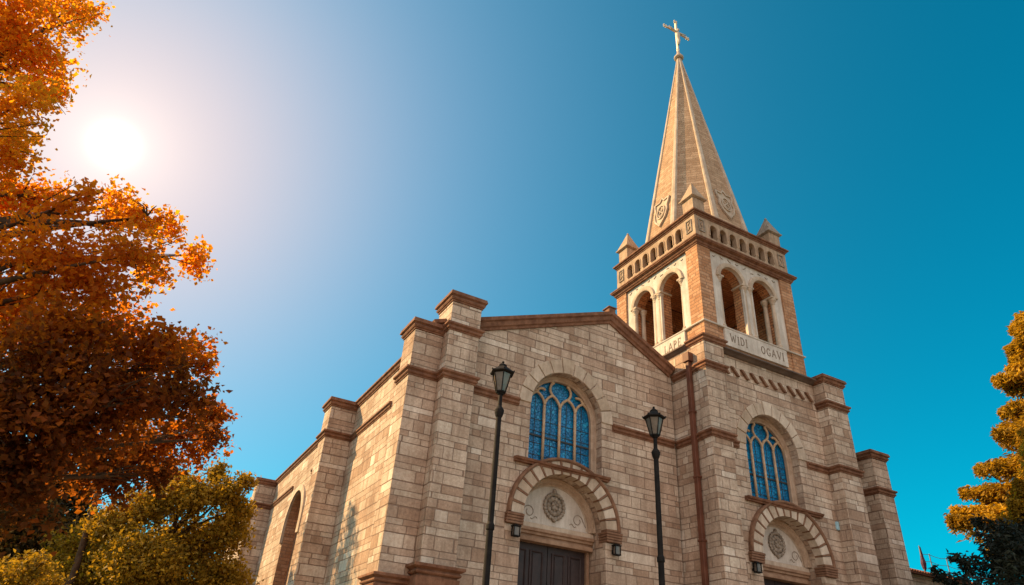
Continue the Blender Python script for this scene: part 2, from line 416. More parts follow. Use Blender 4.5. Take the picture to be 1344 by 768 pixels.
# ------------------------------------------------------------------ ground
g = MB(); g.add([(-900, -900, -K), (900, -900, -K), (900, 900, -K), (-900, 900, -K)], [(0, 1, 2, 3)])
tag(g.build('ground', GRASS, recalc=False), kind='structure')
g = MB(); g.add([(-3.2, -30, -K+0.004), (26, -30, -K+0.004), (26, 13.0, -K+0.004), (-3.2, 13.0, -K+0.004)], [(0, 1, 2, 3)])
tag(g.build('forecourt', PAVE, recalc=False), kind='structure')

# ------------------------------------------------------------------ the church
O = (9.0, 14.0, -K)
church = thing('church', O, 'stone church with a tall brick spire, twin arched doors and blue stained glass windows', 'church')
def part(mb, name, mats, parent=None, **kw): return mb.build(name, mats, parent or church, origin=O, **kw)

F = 14.0                      # plane of the gabled front
PEAK = (10.38, 9.96)
def fy(pts, y): return [(u, y, z) for u, z in pts]
WC, DC = 9.0, 9.0
win_hole = arch_poly(WC, 5.13, 6.56, 1.09, 1.10)
door_hole = arch_poly(DC, -1.5, 3.78, 1.19, 1.16)
w = MB()
w.holed(fy([(5.0, -K), (12.6, -K), (12.6, 8.80), PEAK, (5.0, 7.92)], F), [fy(win_hole, F), fy(door_hole, F)], (0, 0.95, 0))
front = part(w, 'front_wall', STONE)
# raking cornice of the gable
w = MB()
w.sweep([(12.62, F, 8.78), (PEAK[0], F, PEAK[1]-0.02), (5.0, F, 7.90)], (0, -1, 0),
        [(-0.26, 0), (-0.26, 0.05), (-0.20, 0.06), (-0.17, 0.10), (-0.06, 0.12), (-0.03, 0.17), (0.06, 0.18), (0.06, -0.5), (0.0, -0.5), (0.0, 0.0)])
part(w, 'raking_cornice', TERRA, front)
w = MB(); w.box(PEAK[0]-0.11, PEAK[0]+0.11, F-0.17, F+0.1, PEAK[1]-0.02, PEAK[1]+0.15)
w.box(PEAK[0]-0.15, PEAK[0]+0.15, F-0.20, F+0.14, PEAK[1]+0.15, PEAK[1]+0.19)
part(w, 'ridge_stone', TERRA, front, bevel=0.012)
# roof behind the gable
w = MB()
w.prism([(5.3, F+0.5, 7.70), (PEAK[0], F+0.5, PEAK[1]-0.06), (16.3, F+0.5, 6.9), (16.3, F+0.5, 6.75), (PEAK[0], F+0.5, PEAK[1]-0.25), (5.3, F+0.5, 7.45)], (0, 27, 0))
part(w, 'roof', SLATE)

# side wall with its arched window
SX = 5.0
def fx(pts, x): return [(x, y, z) for y, z in pts]
side_hole = arch_poly(25.4, 2.4, 4.95, 1.12, 1.15)
w = MB()
w.holed(fx([(F+0.95, -K), (42, -K), (42, 7.45), (F+0.95, 7.45)], SX), [fx(side_hole, SX)], (0.7, 0, 0), 0, 1)
side = part(w, 'side_wall', [STONE, BRICK])  # reveals in orange brick: warm bounced light painted into their colour
w = MB(); w.sweep([(SX, 42, 7.45), (SX, 14.7, 7.45)], (0, 0, 1), CAP)
part(w, 'coping', TERRA, side)
def strings(parent, prof, *paths):
    for pth in paths:
        q = MB(); q.sweep(pth, (0, 0, 1), prof); part(q, 'string_course', TERRA, parent)
strings(side, sc_prof(MOULD, 0.8, 0.9), [(SX, 30.5, 6.40), (SX, 26.75, 6.40)], [(SX, 24.05, 6.40), (SX, 20.4, 6.40)], [(SX, 19.55, 6.40), (SX, 16.2, 6.40)])
sw = MB(); sw.prism(fx(arch_poly(25.4, 2.4, 4.95, 1.12, 1.15), SX+0.5), (0.05, 0, 0))
sidewin = part(sw, 'window', GLASS)
w = MB()
w.sweep([(SX, 25.4-1.15, 4.5)]+[(SX, u, z) for u, z in arc(25.4, 4.95, -1.15, 1.18)]+[(SX, 25.4+1.15, 4.5)], (-1, 0, 0), [(0, -0.02), (0.22, -0.02), (0.22, 0.07), (0.0, 0.09)])
part(w, 'arch_surround', LIME, sidewin)
w = MB(); w.box(SX-0.14, SX+0.3, 24.1, 26.7, 2.26, 2.40)
part(w, 'sill', TERRA, sidewin, bevel=0.01)
w = MB(); w.sweep([(SX+0.46, 25.4-1.08, 2.42)]+[(SX+0.46, u, z) for u, z in arc(25.4, 4.95, -1.08, 1.1)]+[(SX+0.46, 25.4+1.08, 2.42)], (-1, 0, 0), [(-0.10, -0.04), (0.035, -0.04), (0.035, 0.06), (-0.10, 0.06)])
for u in (25.03, 25.77): w.box(SX+0.42, SX+0.5, u-0.03, u+0.03, 2.42, 5.9)
part(w, 'frame', RUSTFR, sidewin)

# side buttresses
def side_buttress(x0, y0, y1, ztop, prot, wallx=SX):
    b = MB(); b.box(x0, wallx-0.001, y0, y1, -K, ztop)
    o = part(b, 'buttress', STONE, bevel=0.012)
    c = MB(); c.sweep([(wallx, y1, ztop), (x0, y1, ztop), (x0, y0, ztop), (wallx+0.1, y0, ztop)], (0, 0, 1), CAP)
    c.prism([(x0-0.09, y0-0.09, ztop+0.2), (wallx+0.1, y0-0.09, ztop+0.2), (wallx+0.1, y1+0.09, ztop+0.2), (x0-0.09, y1+0.09, ztop+0.2)], (0, 0, 0.06))
    part(c, 'cap', TERRA, o)
    c = MB(); c.sweep([(wallx, y1, 6.40), (x0, y1, 6.40), (x0, y0, 6.40), (wallx, y0, 6.40)], (0, 0, 1), MOULD)
    part(c, 'string_course', TERRA, o)
    return o
side_buttress(4.22, 19.6, 20.35, 7.36, 0.8)
side_buttress(4.22, 30.6, 31.35, 7.36, 0.8)

# corner buttress and pilaster
b = MB(); b.box(4.57, 5.298, 13.9, 14.66, -K, 7.60)
cb = part(b, 'buttress', STONE, bevel=0.012)
c = MB(); c.sweep([(5.0, 14.66, 7.60), (4.57, 14.66, 7.60), (4.57, 13.9, 7.60), (5.30, 13.9, 7.60)], (0, 0, 1), CAP)
c.box(4.48, 5.29, 13.81, 14.75, 7.80, 7.865)
part(c, 'cap', TERRA, cb)
c = MB(); c.sweep([(5.0, 14.66, 6.40), (4.57, 14.66, 6.40), (4.57, 13.9, 6.40), (5.30, 13.9, 6.40)], (0, 0, 1), MOULD)
part(c, 'string_course', TERRA, cb)
c = MB(); c.sweep([(5.0, 14.66, 1.90), (4.57, 14.66, 1.90), (4.57, 13.9, 1.90), (5.30, 13.9, 1.90)], (0, 0, 1), sc_prof(MOULD, 1.2, 1.0))
c.box(4.50, 5.29, 13.83, 14.72, -K, 1.90)
part(c, 'plinth', [TERRA], cb)

b = MB(); b.box(5.30, 6.10, 13.55, 14.40, -K, 8.46)
pil = part(b, 'pilaster', STONE, bevel=0.012)
c = MB(); c.sweep([(5.30, 14.40, 8.46), (5.30, 13.55, 8.46), (6.10, 13.55, 8.46), (6.10, 14.40, 8.46)], (0, 0, 1), CAP, closed=True)
c.box(5.21, 6.19, 13.46, 14.49, 8.65, 8.72)
part(c, 'cap', TERRA, pil)
c = MB(); c.sweep([(5.30, 14.40, 7.66), (5.30, 13.55, 7.66), (6.10, 13.55, 7.66), (6.10, 14.40, 7.66)], (0, 0, 1), MOULD, closed=True)
part(c, 'string_course', TERRA, pil)
strings(pil, MOULD, [(5.30, 13.9, 6.40), (5.30, 13.55, 6.40), (6.10, 13.55, 6.40), (6.10, 14.0, 6.40)])
c = MB(); c.sweep([(5.30, 13.9, 2.10), (5.30, 13.55, 2.10), (6.10, 13.55, 2.10), (6.10, 14.0, 2.10)], (0, 0, 1), sc_prof(MOULD, 1.7, 1.15))
c.box(5.22, 6.18, 13.47, 13.99, -K, 2.10)
part(c, 'plinth', TERRA, pil)

# string course across the front
strings(front, MOULD, [(6.22, F, 6.40), (7.56, F, 6.40)], [(10.44, F, 6.40), (12.54, F, 6.40)])

# ---- arched stained glass window
def voussoirs(cx, y, zs, rin, rout, n, rzk=1.0, proud=0.03, depth=0.2, key=True, leg=0.0):
    b = MB(); step = math.pi/n
    for i in range(n):
        a0, a1 = i*step+0.012, (i+1)*step-0.012
        ro = rout*(1.05 if key and i == n//2 else 1.0) * rnd.uniform(0.985, 1.01)
        pts = [(cx+r*math.cos(a), zs+r*rzk*math.sin(a)) for r, a in ((rin, a0), (ro, a0), (ro, (a0+a1)/2), (ro, a1), (rin, a1), (rin, (a0+a1)/2))]
        b.prism(fy(pts, y-proud-rnd.uniform(0, 0.008)), (0, depth, 0))
    if leg:
        for sx in (-1, 1):
            x0, x1 = sorted((cx+sx*rin, cx+sx*rout))
            b.box(x0, x1, y-proud, y+depth-proud, zs-leg, zs-0.01)
    return b
def arched_window(cx, y, z0, zs, r, rz, sill_x, sill_z):
    yg = y+0.42
    b = MB(); b.prism(fy(arch_poly(cx, z0, zs, r-0.02, rz-0.02), yg), (0, 0.05, 0))
    win = part(b, 'window', GLASS)
    # outer frame: rounded ring standing in the reveal
    ring = [(cx+r-0.04, yg-0.05, z0+0.02)]+[(u, yg-0.05, z) for u, z in arc(cx, zs, r-0.04, rz-0.04, 28)]+[(cx-r+0.04, yg-0.05, z0+0.02)]
    b = MB(); b.sweep(ring, (0, -1, 0), [(0.035, -0.02), (0.035, 0.14), (-0.02, 0.14), (-0.05, 0.09), (-0.09, 0.07), (-0.09, -0.02)])
    part(b, 'frame', TANFR, win)
    # tracery: mullions, transoms, pointed heads and a tall centre loop
    b = MB(); bw = 0.040; ym = yg-0.065
    h = r-0.13; zsp = zs+0.20*r
    xs = [-h*0.5, 0.0, h*0.5]
    for x in xs: b.tube([(cx+x, ym, z0+0.02), (cx+x, ym, zsp)], bw, 6)
    def cur(pts): b.tube([(cx+x, ym-0.005, z) for x, z in pts], bw*0.92, 6)
    def bez(p0, p1, p2, n=9):
        return [((1-t)**2*p0[0]+2*t*(1-t)*p1[0]+t*t*p2[0], (1-t)**2*p0[1]+2*t*(1-t)*p1[1]+t*t*p2[1]) for t in [i/n for i in range(n+1)]]
    cells = [-h, -h*0.5, 0.0, h*0.5, h]
    heads = []
    for i in range(4):
        a, c_ = cells[i], cells[i+1]; mid = (a+c_)/2; top = zsp+0.30*r
        heads.append((mid, top))
        cur(bez((a, zsp), (a+0.02*r, zsp+0.2*r), (mid, top))); cur(bez((c_, zsp), (c_-0.02*r, zsp+0.2*r), (mid, top)))
    # centre loop rising between the two middle heads
    zt = zs+rz-0.13
    for sg in (-1, 1):
        cur(bez((sg*h*0.25, zsp+0.30*r), (sg*h*0.42, zsp+0.46*r), (sg*h*0.27, zsp+0.62*r)) + bez((sg*h*0.27, zsp+0.62*r), (sg*h*0.16, zt-0.05*r), (sg*h*0.34, zt-0.02*r))[1:])
        cur(bez((sg*h*0.25, zsp+0.30*r), (sg*h*0.08, zsp+0.22*r), (0, zsp+0.05*r)))
        cur(bez((sg*h*0.75, zsp+0.30*r), (sg*h*0.70, zsp+0.46*r), (sg*h*0.50, zsp+0.40*r)))
        cur(bez((sg*h*0.75, zsp+0.30*r), (sg*h*0.86, zsp+0.40*r), (sg*h*0.87, zsp+0.34*r)))
    part(b, 'tracery', FRAME, win, smooth=True)
    b = MB()
    zt1 = z0+0.56*(zs-z0)
    b.box(cx-h, cx+h, yg-0.03, yg-0.002, zt1-0.022, zt1+0.022)
    for i in range(4):
        xm = cx+(cells[i]+cells[i+1])/2
        b.box(xm-0.006, xm+0.006, yg-0.012, yg-0.002, z0+0.02, zsp+0.2*r)
    for zz in np.arange(z0+0.3, zs, 0.31): b.box(cx-h, cx+h, yg-0.012, yg-0.003, zz-0.006, zz+0.006)
    part(b, 'glazing_bar', LEAD, win)
    b = voussoirs(cx, y, zs, r+0.005, r*1.33, 11, rz/r, leg=0.0)
    part(b, 'voussoir_arch', VOUSS, win, bevel=0.008)
    b = MB(); b.sweep([(sill_x[0], y, sill_z), (sill_x[1], y, sill_z)], (0, 0, 1), [(-0.02, 0), (0.10, 0), (0.10, 0.03), (0.15, 0.05), (0.17, 0.10), (0.0, 0.125), (-0.02, 0.125)])
    part(b, 'sill', TERRA, win)
    return win
arched_window(WC, F, 5.13, 6.56, 1.09, 1.10, (7.52, 10.26), 5.0)

# ---- arched doorway
def doorway(cx, y, zs, r, rz, ro, reveal):
    b = MB(); n = 15; st = math.pi/n; k = rz/r
    for i in range(n):
        a0, a1 = i*st+0.006, (i+1)*st-0.006
        for (q0, q1, mi) in ((a0, a0+(a1-a0)*0.17, 1), (a0+(a1-a0)*0.19, a1, 0)):
            pts = [(cx+rr*math.cos(a), zs+rr*k*math.sin(a)) for rr, a in ((r+0.005, q0), (ro, q0), (ro, (q0+q1)/2), (ro, q1), (r+0.005, q1), (r+0.005, (q0+q1)/2))]
            b.prism(fy(pts, y-(0.075 if mi == 0 else 0.09)), (0, 0.25, 0), mi)
    arch = part(b, 'doorway_arch', [VOUSS, VBROWN])
    b = MB(); b.sweep([(u, y, z) for u, z in arc(cx, zs, ro+0.004, (ro+0.004)*k, 32)], (0, -1, 0), [(0, -0.02), (0, 0.10), (0.03, 0.125), (0.07, 0.125), (0.085, 0.085), (0.085, -0.02)])
    part(b, 'hood_mould', VBROWN, arch)
    for sx in (-1, 1):
        b = MB(); xa, xb = sorted((cx+sx*(r-0.0), cx+sx*(ro+0.12)))
        for kk in range(4):
            b.box(xa-(0.012*kk if sx > 0 else 0), xb+(0.0 if sx > 0 else 0), y-0.10-0.012*kk, y+0.24, zs-0.25+kk*0.06, zs-0.25+kk*0.06+0.054)
        part(b, 'impost', VBROWN, arch, bevel=0.006)
        b = MB(); b.box(xa+0.01, xb-0.01, y-0.02, y+0.1, zs-0.42, zs-0.262)
        part(b, 'impost_block', LIME, arch, bevel=0.008)
    # tympanum with stepped inner arch, medallion and scrolls
    yt = y+reveal-0.22
    b = MB(); b.prism(fy(arch_poly(cx, zs-0.12, zs+0.02, r-0.03, rz-0.03), yt), (0, 0.45, 0))
    ty = part(b, 'tympanum', PLASTER)
    b = MB(); b.sweep([(u, yt, z) for u, z in arc(cx, zs, r-0.13, rz-0.13, 32)], (0, -1, 0), [(0.13, -0.01), (0.13, 0.13), (0.10, 0.13), (0.07, 0.09), (0.03, 0.08), (0.0, 0.03), (-0.03, 0.03), (-0.03, -0.01)])
    part(b, 'inner_mould', TANFR, ty)
    b = MB(); b.sweep([(u, yt, z) for u, z in arc(cx, zs+0.03, r-0.21, rz-0.21, 32)], (0, -1, 0), [(0.03, -0.005), (0.03, 0.02), (0.0, 0.02), (0.0, -0.005)])
    part(b, 'inner_fillet', LIME, ty)
    mz = zs+rz*0.42; mr_ = 0.235*r
    b = MB()
    for i in range(22):
        t = 2*math.pi*i/22
        b.ball((cx+0.12*r*0+mr_*math.cos(t), yt-0.03, mz+mr_*1.08*math.sin(t)), 0.045*r, 7, 5, (1, 0.8, 1))
    for i in range(11):
        t = 2*math.pi*i/11+0.2
        b.ball((cx+mr_*0.62*math.cos(t), yt-0.025, mz+mr_*0.66*math.sin(t)), 0.055*r, 7, 5, (1, 0.7, 1))
    b.ball((cx, yt-0.02, mz), mr_*0.42, 12, 8, (0.9, 0.4, 1.15))
    for t in (0.5, 1.57, 2.64, 3.9, 5.5): b.ball((cx+mr_*0.25*math.cos(t), yt-0.06, mz+mr_*0.3*math.sin(t)), 0.04*r, 7, 5, (1, 0.6, 1))
    b.prism([(cx+mr_*0.98*math.cos(t), yt-0.016, mz+mr_*1.06*math.sin(t)) for t in [2*math.pi*i/28 for i in range(28)]], (0, 0.02, 0))
    b.ball((cx, yt-0.03, mz+mr_*1.24), 0.06*r, 7, 5, (0.9, 0.7, 1.3))
    b.ball((cx, yt-0.03, mz-mr_*1.2), 0.05*r, 7, 5)
    part(b, 'medallion', CARVED, ty, smooth=True)
    for sg in (-1, 1):
        p = []; b = MB()
        for i in range(26):
            t = i/25; a = t*2.2*math.pi; rr = 0.13*r*(1-0.55*t)
            p.append((cx+sg*(0.60*r+rr*math.cos(a)), yt-0.008, zs+0.22*rz+rr*math.sin(a)))
        b.tube(p, 0.010, 5)
        b.tube([(cx+sg*(0.40*r+0.16*r*i/6), yt-0.008, zs+0.10*rz+0.03*r*math.sin(i)) for i in range(7)], 0.010, 5)
        b.tube([(cx+sg*(0.73*r+0.10*r*i/5), yt-0.008, zs+0.22*rz-0.12*r*i/5+0.02*math.sin(i*1.4)) for i in range(6)], 0.009, 5)
        part(b, 'scroll', CARVED, ty)
    b = MB(); b.sweep([(cx-r+0.002, yt+0.1, zs-0.33), (cx+r-0.002, yt+0.1, zs-0.33)], (0, 0, 1), [(0, 0), (0.06, 0), (0.06, 0.05), (0.11, 0.07), (0.11, 0.12), (0.16, 0.14), (0.16, 0.21), (0, 0.21)])
    part(b, 'lintel', RUSTFR, ty)
    b = MB(); b.sweep([(cx-r+0.004, yt+0.1, zs-0.12), (cx+r-0.004, yt+0.1, zs-0.12)], (0, 0, 1), [(0, 0.002), (0.14, 0.002), (0.14, 0.10), (0.115, 0.12), (0, 0.12)])
    part(b, 'cornice', LIME, ty)
    # door frame and two leaves
    yd = y+reveal; zt = zs-0.33
    for sg in (-1, 1):
        b = MB(); x0, x1 = sorted((cx+sg*0.008, cx+sg*(r-0.09)))
        b.box(x0, x1, yd, yd+0.06, -0.6, zt-0.10)
        w_ = x1-x0
        for (za, zb) in ((-0.4, 0.6), (0.75, zt-0.24)):
            for (ua, ub) in ((0.10, 0.46), (0.54, 0.90)):
                xa, xb = x0+w_*ua, x0+w_*ub
                b.sweep([(xa, yd, za), (xa, yd, zb), (xb, yd, zb), (xb, yd, za)], (0, -1, 0), [(0, -0.01), (0, 0.028), (0.03, 0.035), (0.055, 0.01), (0.055, -0.01)], closed=True)
                b.box(xa+0.08, xb-0.08, yd-0.022, yd+0.01, za+0.08, zb-0.08)
        leaf = part(b, 'door', WOOD, bevel=0.004)
        h_ = MB(); h_.lathe((cx+sg*0.07, yd-0.04, 0.55), [(0.02, 0), (0.012, 0.03), (0.012, 0.17), (0.02, 0.2)], 8)
        part(h_, 'handle', GOLDM, leaf)
    b = MB()
    b.box(cx-r+0.002, cx-r+0.088, yd-0.08, yd+0.07, -0.6, zt-0.1); b.box(cx+r-0.088, cx+r-0.002, yd-0.08, yd+0.07, -0.6, zt-0.1)
    b.box(cx-r+0.002, cx+r-0.002, yt-0.02, yd+0.07, zt-0.098, zt-0.001)
    part(b, 'door_frame', RUSTFR, bevel=0.006)
    b = MB()
    for i in range(4): b.box(cx-r-0.6-0.3*i, cx+r+0.6+0.3*i, y-0.5-0.32*i, y-0.32*i-0.18 if i else y+reveal+0.2, -K, -0.62-0.24*i)
    part(b, 'doorstep', LIME, bevel=0.01)
doorway(DC, F, 3.80, 1.17, 1.13, 1.50, 0.72)

# ------------------------------------------------------------------ tower base
TY, TX = 12.9, 12.65
tw_hole = arch_poly(15.2, 5.15, 6.60, 1.02, 1.08)
td_hole = arch_poly(15.38, -1.5, 3.72, 1.14, 1.12)
w = MB()
w.holed(fy([(13.34, -K), (17.46, -K), (17.46, 9.30), (13.34, 9.30)], TY), [fy(tw_hole, TY), fy(td_hole, TY)], (0, 0.9, 0))
tbase = part(w, 'tower_wall', STONE)
w = MB()
w.box(12.655, 13.339, 12.905, 17.3, -K, 9.30)           # left flank
w.box(13.34, 17.46, 16.6, 17.3, -K, 9.30); w.box(16.9, 17.459, 13.81, 16.59, -K, 9.30)
w.box(13.34, 16.9, 13.81, 16.59, 9.05, 9.28)
part(w, 'tower_flank', STONE, tbase)
b = MB(); b.box(12.62, 13.36, 12.58, 12.904, -K, 8.43)
pier = part(b, 'pier', STONE, bevel=0.012)
strings(pier, sc_prof(MOULD, 0.9, 1.0), [(12.655, 13.98, 8.41), (12.655, 12.9, 8.41), (12.62, 12.9, 8.41), (12.62, 12.58, 8.41), (13.36, 12.58, 8.41), (13.36, 12.9, 8.41)])
strings(pier, MOULD, [(12.655, 13.98, 6.40), (12.655, 12.9, 6.40), (12.62, 12.9, 6.40), (12.62, 12.58, 6.40), (13.36, 12.58, 6.40), (13.36, 12.9, 6.40), (13.86, 12.9, 6.40)])
strings(tbase, MOULD, [(16.56, 12.9, 6.40), (17.45, 12.9, 6.40)])
b = MB(); b.box(12.64, 13.40, 12.60, 13.3, 8.60, 9.27)
ped = part(b, 'pedestal', STONE, bevel=0.01)
b = MB(); b.sweep([(12.64, 13.3, 9.25), (12.64, 12.60, 9.25), (13.42, 12.60, 9.25), (13.42, 12.90, 9.25)], (0, 0, 1), MOULD)
b.box(12.60, 13.45, 12.56, 13.0, 9.40, 9.47)
part(b, 'cap', TERRA, ped)
# sloped ledge round the tower foot
w = MB()
w.sweep([(12.655, 16.9, 9.24), (12.655, 13.3, 9.24)], (0, 0, 1), [(-0.3, 0), (0.04, 0), (0.10, 0.06), (0.14, 0.08), (0.14, 0.12), (-0.3, 0.28)])
w.sweep([(13.54, 12.9, 9.24), (17.44, 12.9, 9.24)], (0, 0, 1), [(-0.3, 0), (0.04, 0), (0.12, 0.05), (0.22, 0.08), (0.22, 0.12), (-0.3, 0.27)])
w.sweep([(17.46, 13.6, 9.24), (17.46, 17.3, 9.24)], (0, 0, 1), [(-0.3, 0), (0.04, 0), (0.10, 0.06), (0.14, 0.08), (0.14, 0.12), (-0.3, 0.28)])
part(w, 'ledge', SLATE, tbase)
# zigzag brick frieze
w = MB(); x = 13.50
while x < 17.30:
    w.prism([(x, 12.9, 8.88), (x+0.09, 12.9, 8.88), (x+0.31, 12.9, 8.62), (x+0.22, 12.9, 8.62)], (0, -0.075, 0), 0)
    w.prism([(x+0.13, 12.9, 8.88), (x+0.36, 12.9, 8.88), (x+0.36, 12.9, 8.64)], (0, -0.03, 0), 1)
    x += 0.385
part(w, 'zigzag_frieze', [VBROWN, LIME], tbase)
arched_window(15.2, TY, 5.15, 6.60, 1.02, 1.08, (13.9, 16.74), 5.02)
doorway(15.38, TY, 3.74, 1.12, 1.09, 1.46, 0.68)
# right tower buttress
b = MB(); b.box(17.45, 18.33, 12.5, 13.6, -K, 9.22)
rb = part(b, 'buttress', STONE, bevel=0.012)
b = MB(); b.sweep([(17.45, 13.6, 9.22), (17.45, 12.5, 9.22), (18.33, 12.5, 9.22), (18.33, 13.6, 9.22)], (0, 0, 1), CAP, closed=True)
b.box(17.36, 18.42, 12.41, 13.69, 9.41, 9.475)
part(b, 'cap', TERRA, rb)
for zz in (8.41, 6.40): strings(rb, MOULD, [(17.45, 12.9, zz), (17.45, 12.5, zz), (18.33, 12.5, zz), (18.33, 13.6, zz)])
# lower aisle wall and its end buttress, right of the tower
b = MB(); b.box(17.47, 20.1, 14.0, 14.8, -K, 7.45); b.box(20.1, 20.75, 14.6, 34, -K, 7.3)
aw = part(b, 'aisle_wall', STONE)
b = MB(); b.sweep([(17.47, 14.0, 7.45), (20.1, 14.0, 7.45)], (0, 0, 1), CAP)
part(b, 'coping', TERRA, aw)
b = MB(); b.box(20.1, 20.83, 13.2, 14.6, -K, 7.56)
eb = part(b, 'buttress', STONE, bevel=0.012)
b = MB(); b.sweep([(20.1, 14.6, 7.56), (20.1, 13.2, 7.56), (20.83, 13.2, 7.56), (20.83, 14.6, 7.56)], (0, 0, 1), CAP, closed=True)
b.box(20.01, 20.92, 13.11, 14.69, 7.75, 7.815)
part(b, 'cap', TERRA, eb)
b = MB(); b.sweep([(20.1, 14.0, 6.42), (20.1, 13.2, 6.42), (20.83, 13.2, 6.42), (20.83, 14.6, 6.42)], (0, 0, 1), MOULD)
part(b, 'string_course', TERRA, eb)

# ------------------------------------------------------------------ belfry
CX, CY = 15.02, 14.88
HW = 2.09
def sidemap(k):
    """local (u, out, z) -> world for the four sides: front, left, back, right"""
    c, s_ = [(1, 0), (0, -1), (-1, 0), (0, 1)][k]
    # u axis, outward axis
    ux, uy = [(1, 0), (0, -1), (-1, 0), (0, 1)][k]
    ox, oy = [(0, -1), (-1, 0), (0, 1), (1, 0)][k]
    return lambda u, o, z: Vector((CX+ux*u+ox*o, CY+uy*u+oy*o, z))
AR = 0.485; ACS = (-0.69, 0.69); SP = 11.98; SILL = 10.12
def mirrored(pts): return pts
b = MB()
for sx in (-1, 1):
    for sy in (-1, 1):
        x0, x1 = sorted((CX+sx*HW, CX+sx*(HW-0.54))); y0, y1 = sorted((CY+sy*HW, CY+sy*(HW-0.54)))
        b.box(x0, x1, y0, y1, 9.3, 12.86)
for k in range(4):
    M_ = sidemap(k)
    b.prism([M_(-HW+0.54, HW-0.03, 9.3), M_(HW-0.54, HW-0.03, 9.3), M_(HW-0.54, HW-0.03, SILL-0.06), M_(-HW+0.54, HW-0.03, SILL-0.06)], M_(0, -0.45, 0)-M_(0, 0, 0))
bel = part(b, 'belfry', BRICK, bevel=0.008)
b = MB()
for k in range(4):
    M_ = sidemap(k); holes = [[M_(u, HW-0.16, z) for u, z in arch_poly(a, SILL-0.04, SP, AR+0.02, AR+0.02)] for a in ACS] if k < 2 else []
    b.holed([M_(u, HW-0.16, z) for u, z in ((-HW+0.54, SILL-0.058), (HW-0.54, SILL-0.058), (HW-0.54, 12.86), (-HW+0.54, 12.86))], holes, M_(0, -0.34, 0)-M_(0, 0, 0))
b.box(CX-HW+0.55, CX+HW-0.55, CY-HW+0.55, CY+HW-0.55, 12.87, 13.0)
b.box(CX-HW+0.55, CX+HW-0.55, CY-HW+0.55, CY+HW-0.55, 9.7, 9.9)
part(b, 'inner_wall', DARKBRICK, bel)
b = MB()
for k in range(4):
    M_ = sidemap(k); holes = [[M_(u, HW-0.06, z) for u, z in arch_poly(a, SILL-0.04, SP, AR, AR)] for a in ACS]
    b.holed([M_(u, HW-0.06, z) for u, z in ((-HW+0.545, SILL-0.056), (HW-0.545, SILL-0.056), (HW-0.545, 12.858), (-HW+0.545, 12.858))], holes, M_(0, -0.098, 0)-M_(0, 0, 0))
part(b, 'arcade_panel', PLASTER, bel)
for k in range(4):
    M_ = sidemap(k); Nn = M_(0, 1, 0)-M_(0, 0, 0)
    b = MB()
    for a in ACS:
        b.sweep([M_(u, HW-0.06, z) for u, z in arc(a, SP, AR, AR, 20)], Nn, [(0.0, -0.02), (0.0, 0.05), (0.05, 0.065), (0.13, 0.065), (0.155, 0.03), (0.155, -0.02)])
    part(b, 'archivolt', LIME, bel)
    # scratchy relief in the spandrels
    for j in range(9):
        b = MB(); u = -1.35+j*0.33; z = 12.70+0.05*math.sin(j*2.3)
        if abs(abs(u)-0.69) < 0.2: z = 12.74
        b.tube([M_(u-0.06, HW-0.055, z+0.05*math.sin(j)), M_(u, HW-0.05, z-0.02), M_(u+0.07, HW-0.055, z+0.045*math.cos(j*1.7))], 0.014, 5)
        part(b, 'spandrel_relief', CARVED, bel)
    colx = [(-1.19, 0.11), (-0.11, 0.10), (0.11, 0.10), (1.19, 0.11)]
    for cu, co_ in colx + [(-0.0, 0.36), (-1.1, 0.36), (1.1, 0.36)]:
        p = M_(cu, HW-co_-0.02, 0); r_ = 0.078
        b = MB()
        b.lathe((p.x, p.y, SILL), [(r_*1.55, 0), (r_*1.55, 0.06), (r_*1.25, 0.09), (r_*1.35, 0.13), (r_, 0.17), (r_*0.90, SP-SILL-0.22), (r_*1.1, SP-SILL-0.20), (r_*0.95, SP-SILL-0.17), (r_*1.35, SP-SILL-0.09), (r_*1.6, SP-SILL-0.06), (r_*1.6, SP-SILL-0.003)], 14)
        part(b, 'column', LIME, bel, smooth=False)
    for cu in (-1.19, 0.0, 1.19):
        b = MB(); hw_ = 0.15 if cu else 0.26
        ca, cb_ = M_(cu-hw_, HW-0.01, SP-0.004), M_(cu+hw_, HW-0.5, SP+0.075)
        b.box(min(ca.x, cb_.x), max(ca.x, cb_.x), min(ca.y, cb_.y), max(ca.y, cb_.y), SP-0.003, SP+0.07)
        part(b, 'abacus', LIME, bel, bevel=0.008)
# white sill line round the belfry
h2 = HW+0.001
loop = [(CX-h2, CY+h2), (CX-h2, CY-h2), (CX+h2, CY-h2), (CX+h2, CY+h2)]
def ring(z, prof, mat, name, parent, hw=None):
    q = HW if hw is None else hw
    lp = [(CX-q, CY+q, z), (CX-q, CY-q, z), (CX+q, CY-q, z), (CX+q, CY+q, z)]
    r_ = MB(); r_.sweep(lp, (0, 0, 1), prof, closed=True); return part(r_, name, mat, parent)
ring(SILL-0.055, [(-0.5, 0), (0.035, 0.0), (0.05, 0.02), (0.05, 0.045), (0.0, 0.06), (-0.5, 0.06)], PLASTER, 'sill_band', bel)
ring(12.855, [(-0.2, 0), (0.025, 0), (0.025, 0.04), (0.05, 0.05), (0.07, 0.08), (0.07, 0.10), (0.055, 0.11), (0.055, 0.125), (0.12, 0.16), (0.15, 0.17), (0.15, 0.20), (0.17, 0.21), (0.17, 0.25), (0.05, 0.285), (-0.2, 0.285)], TERRA, 'cornice', bel)

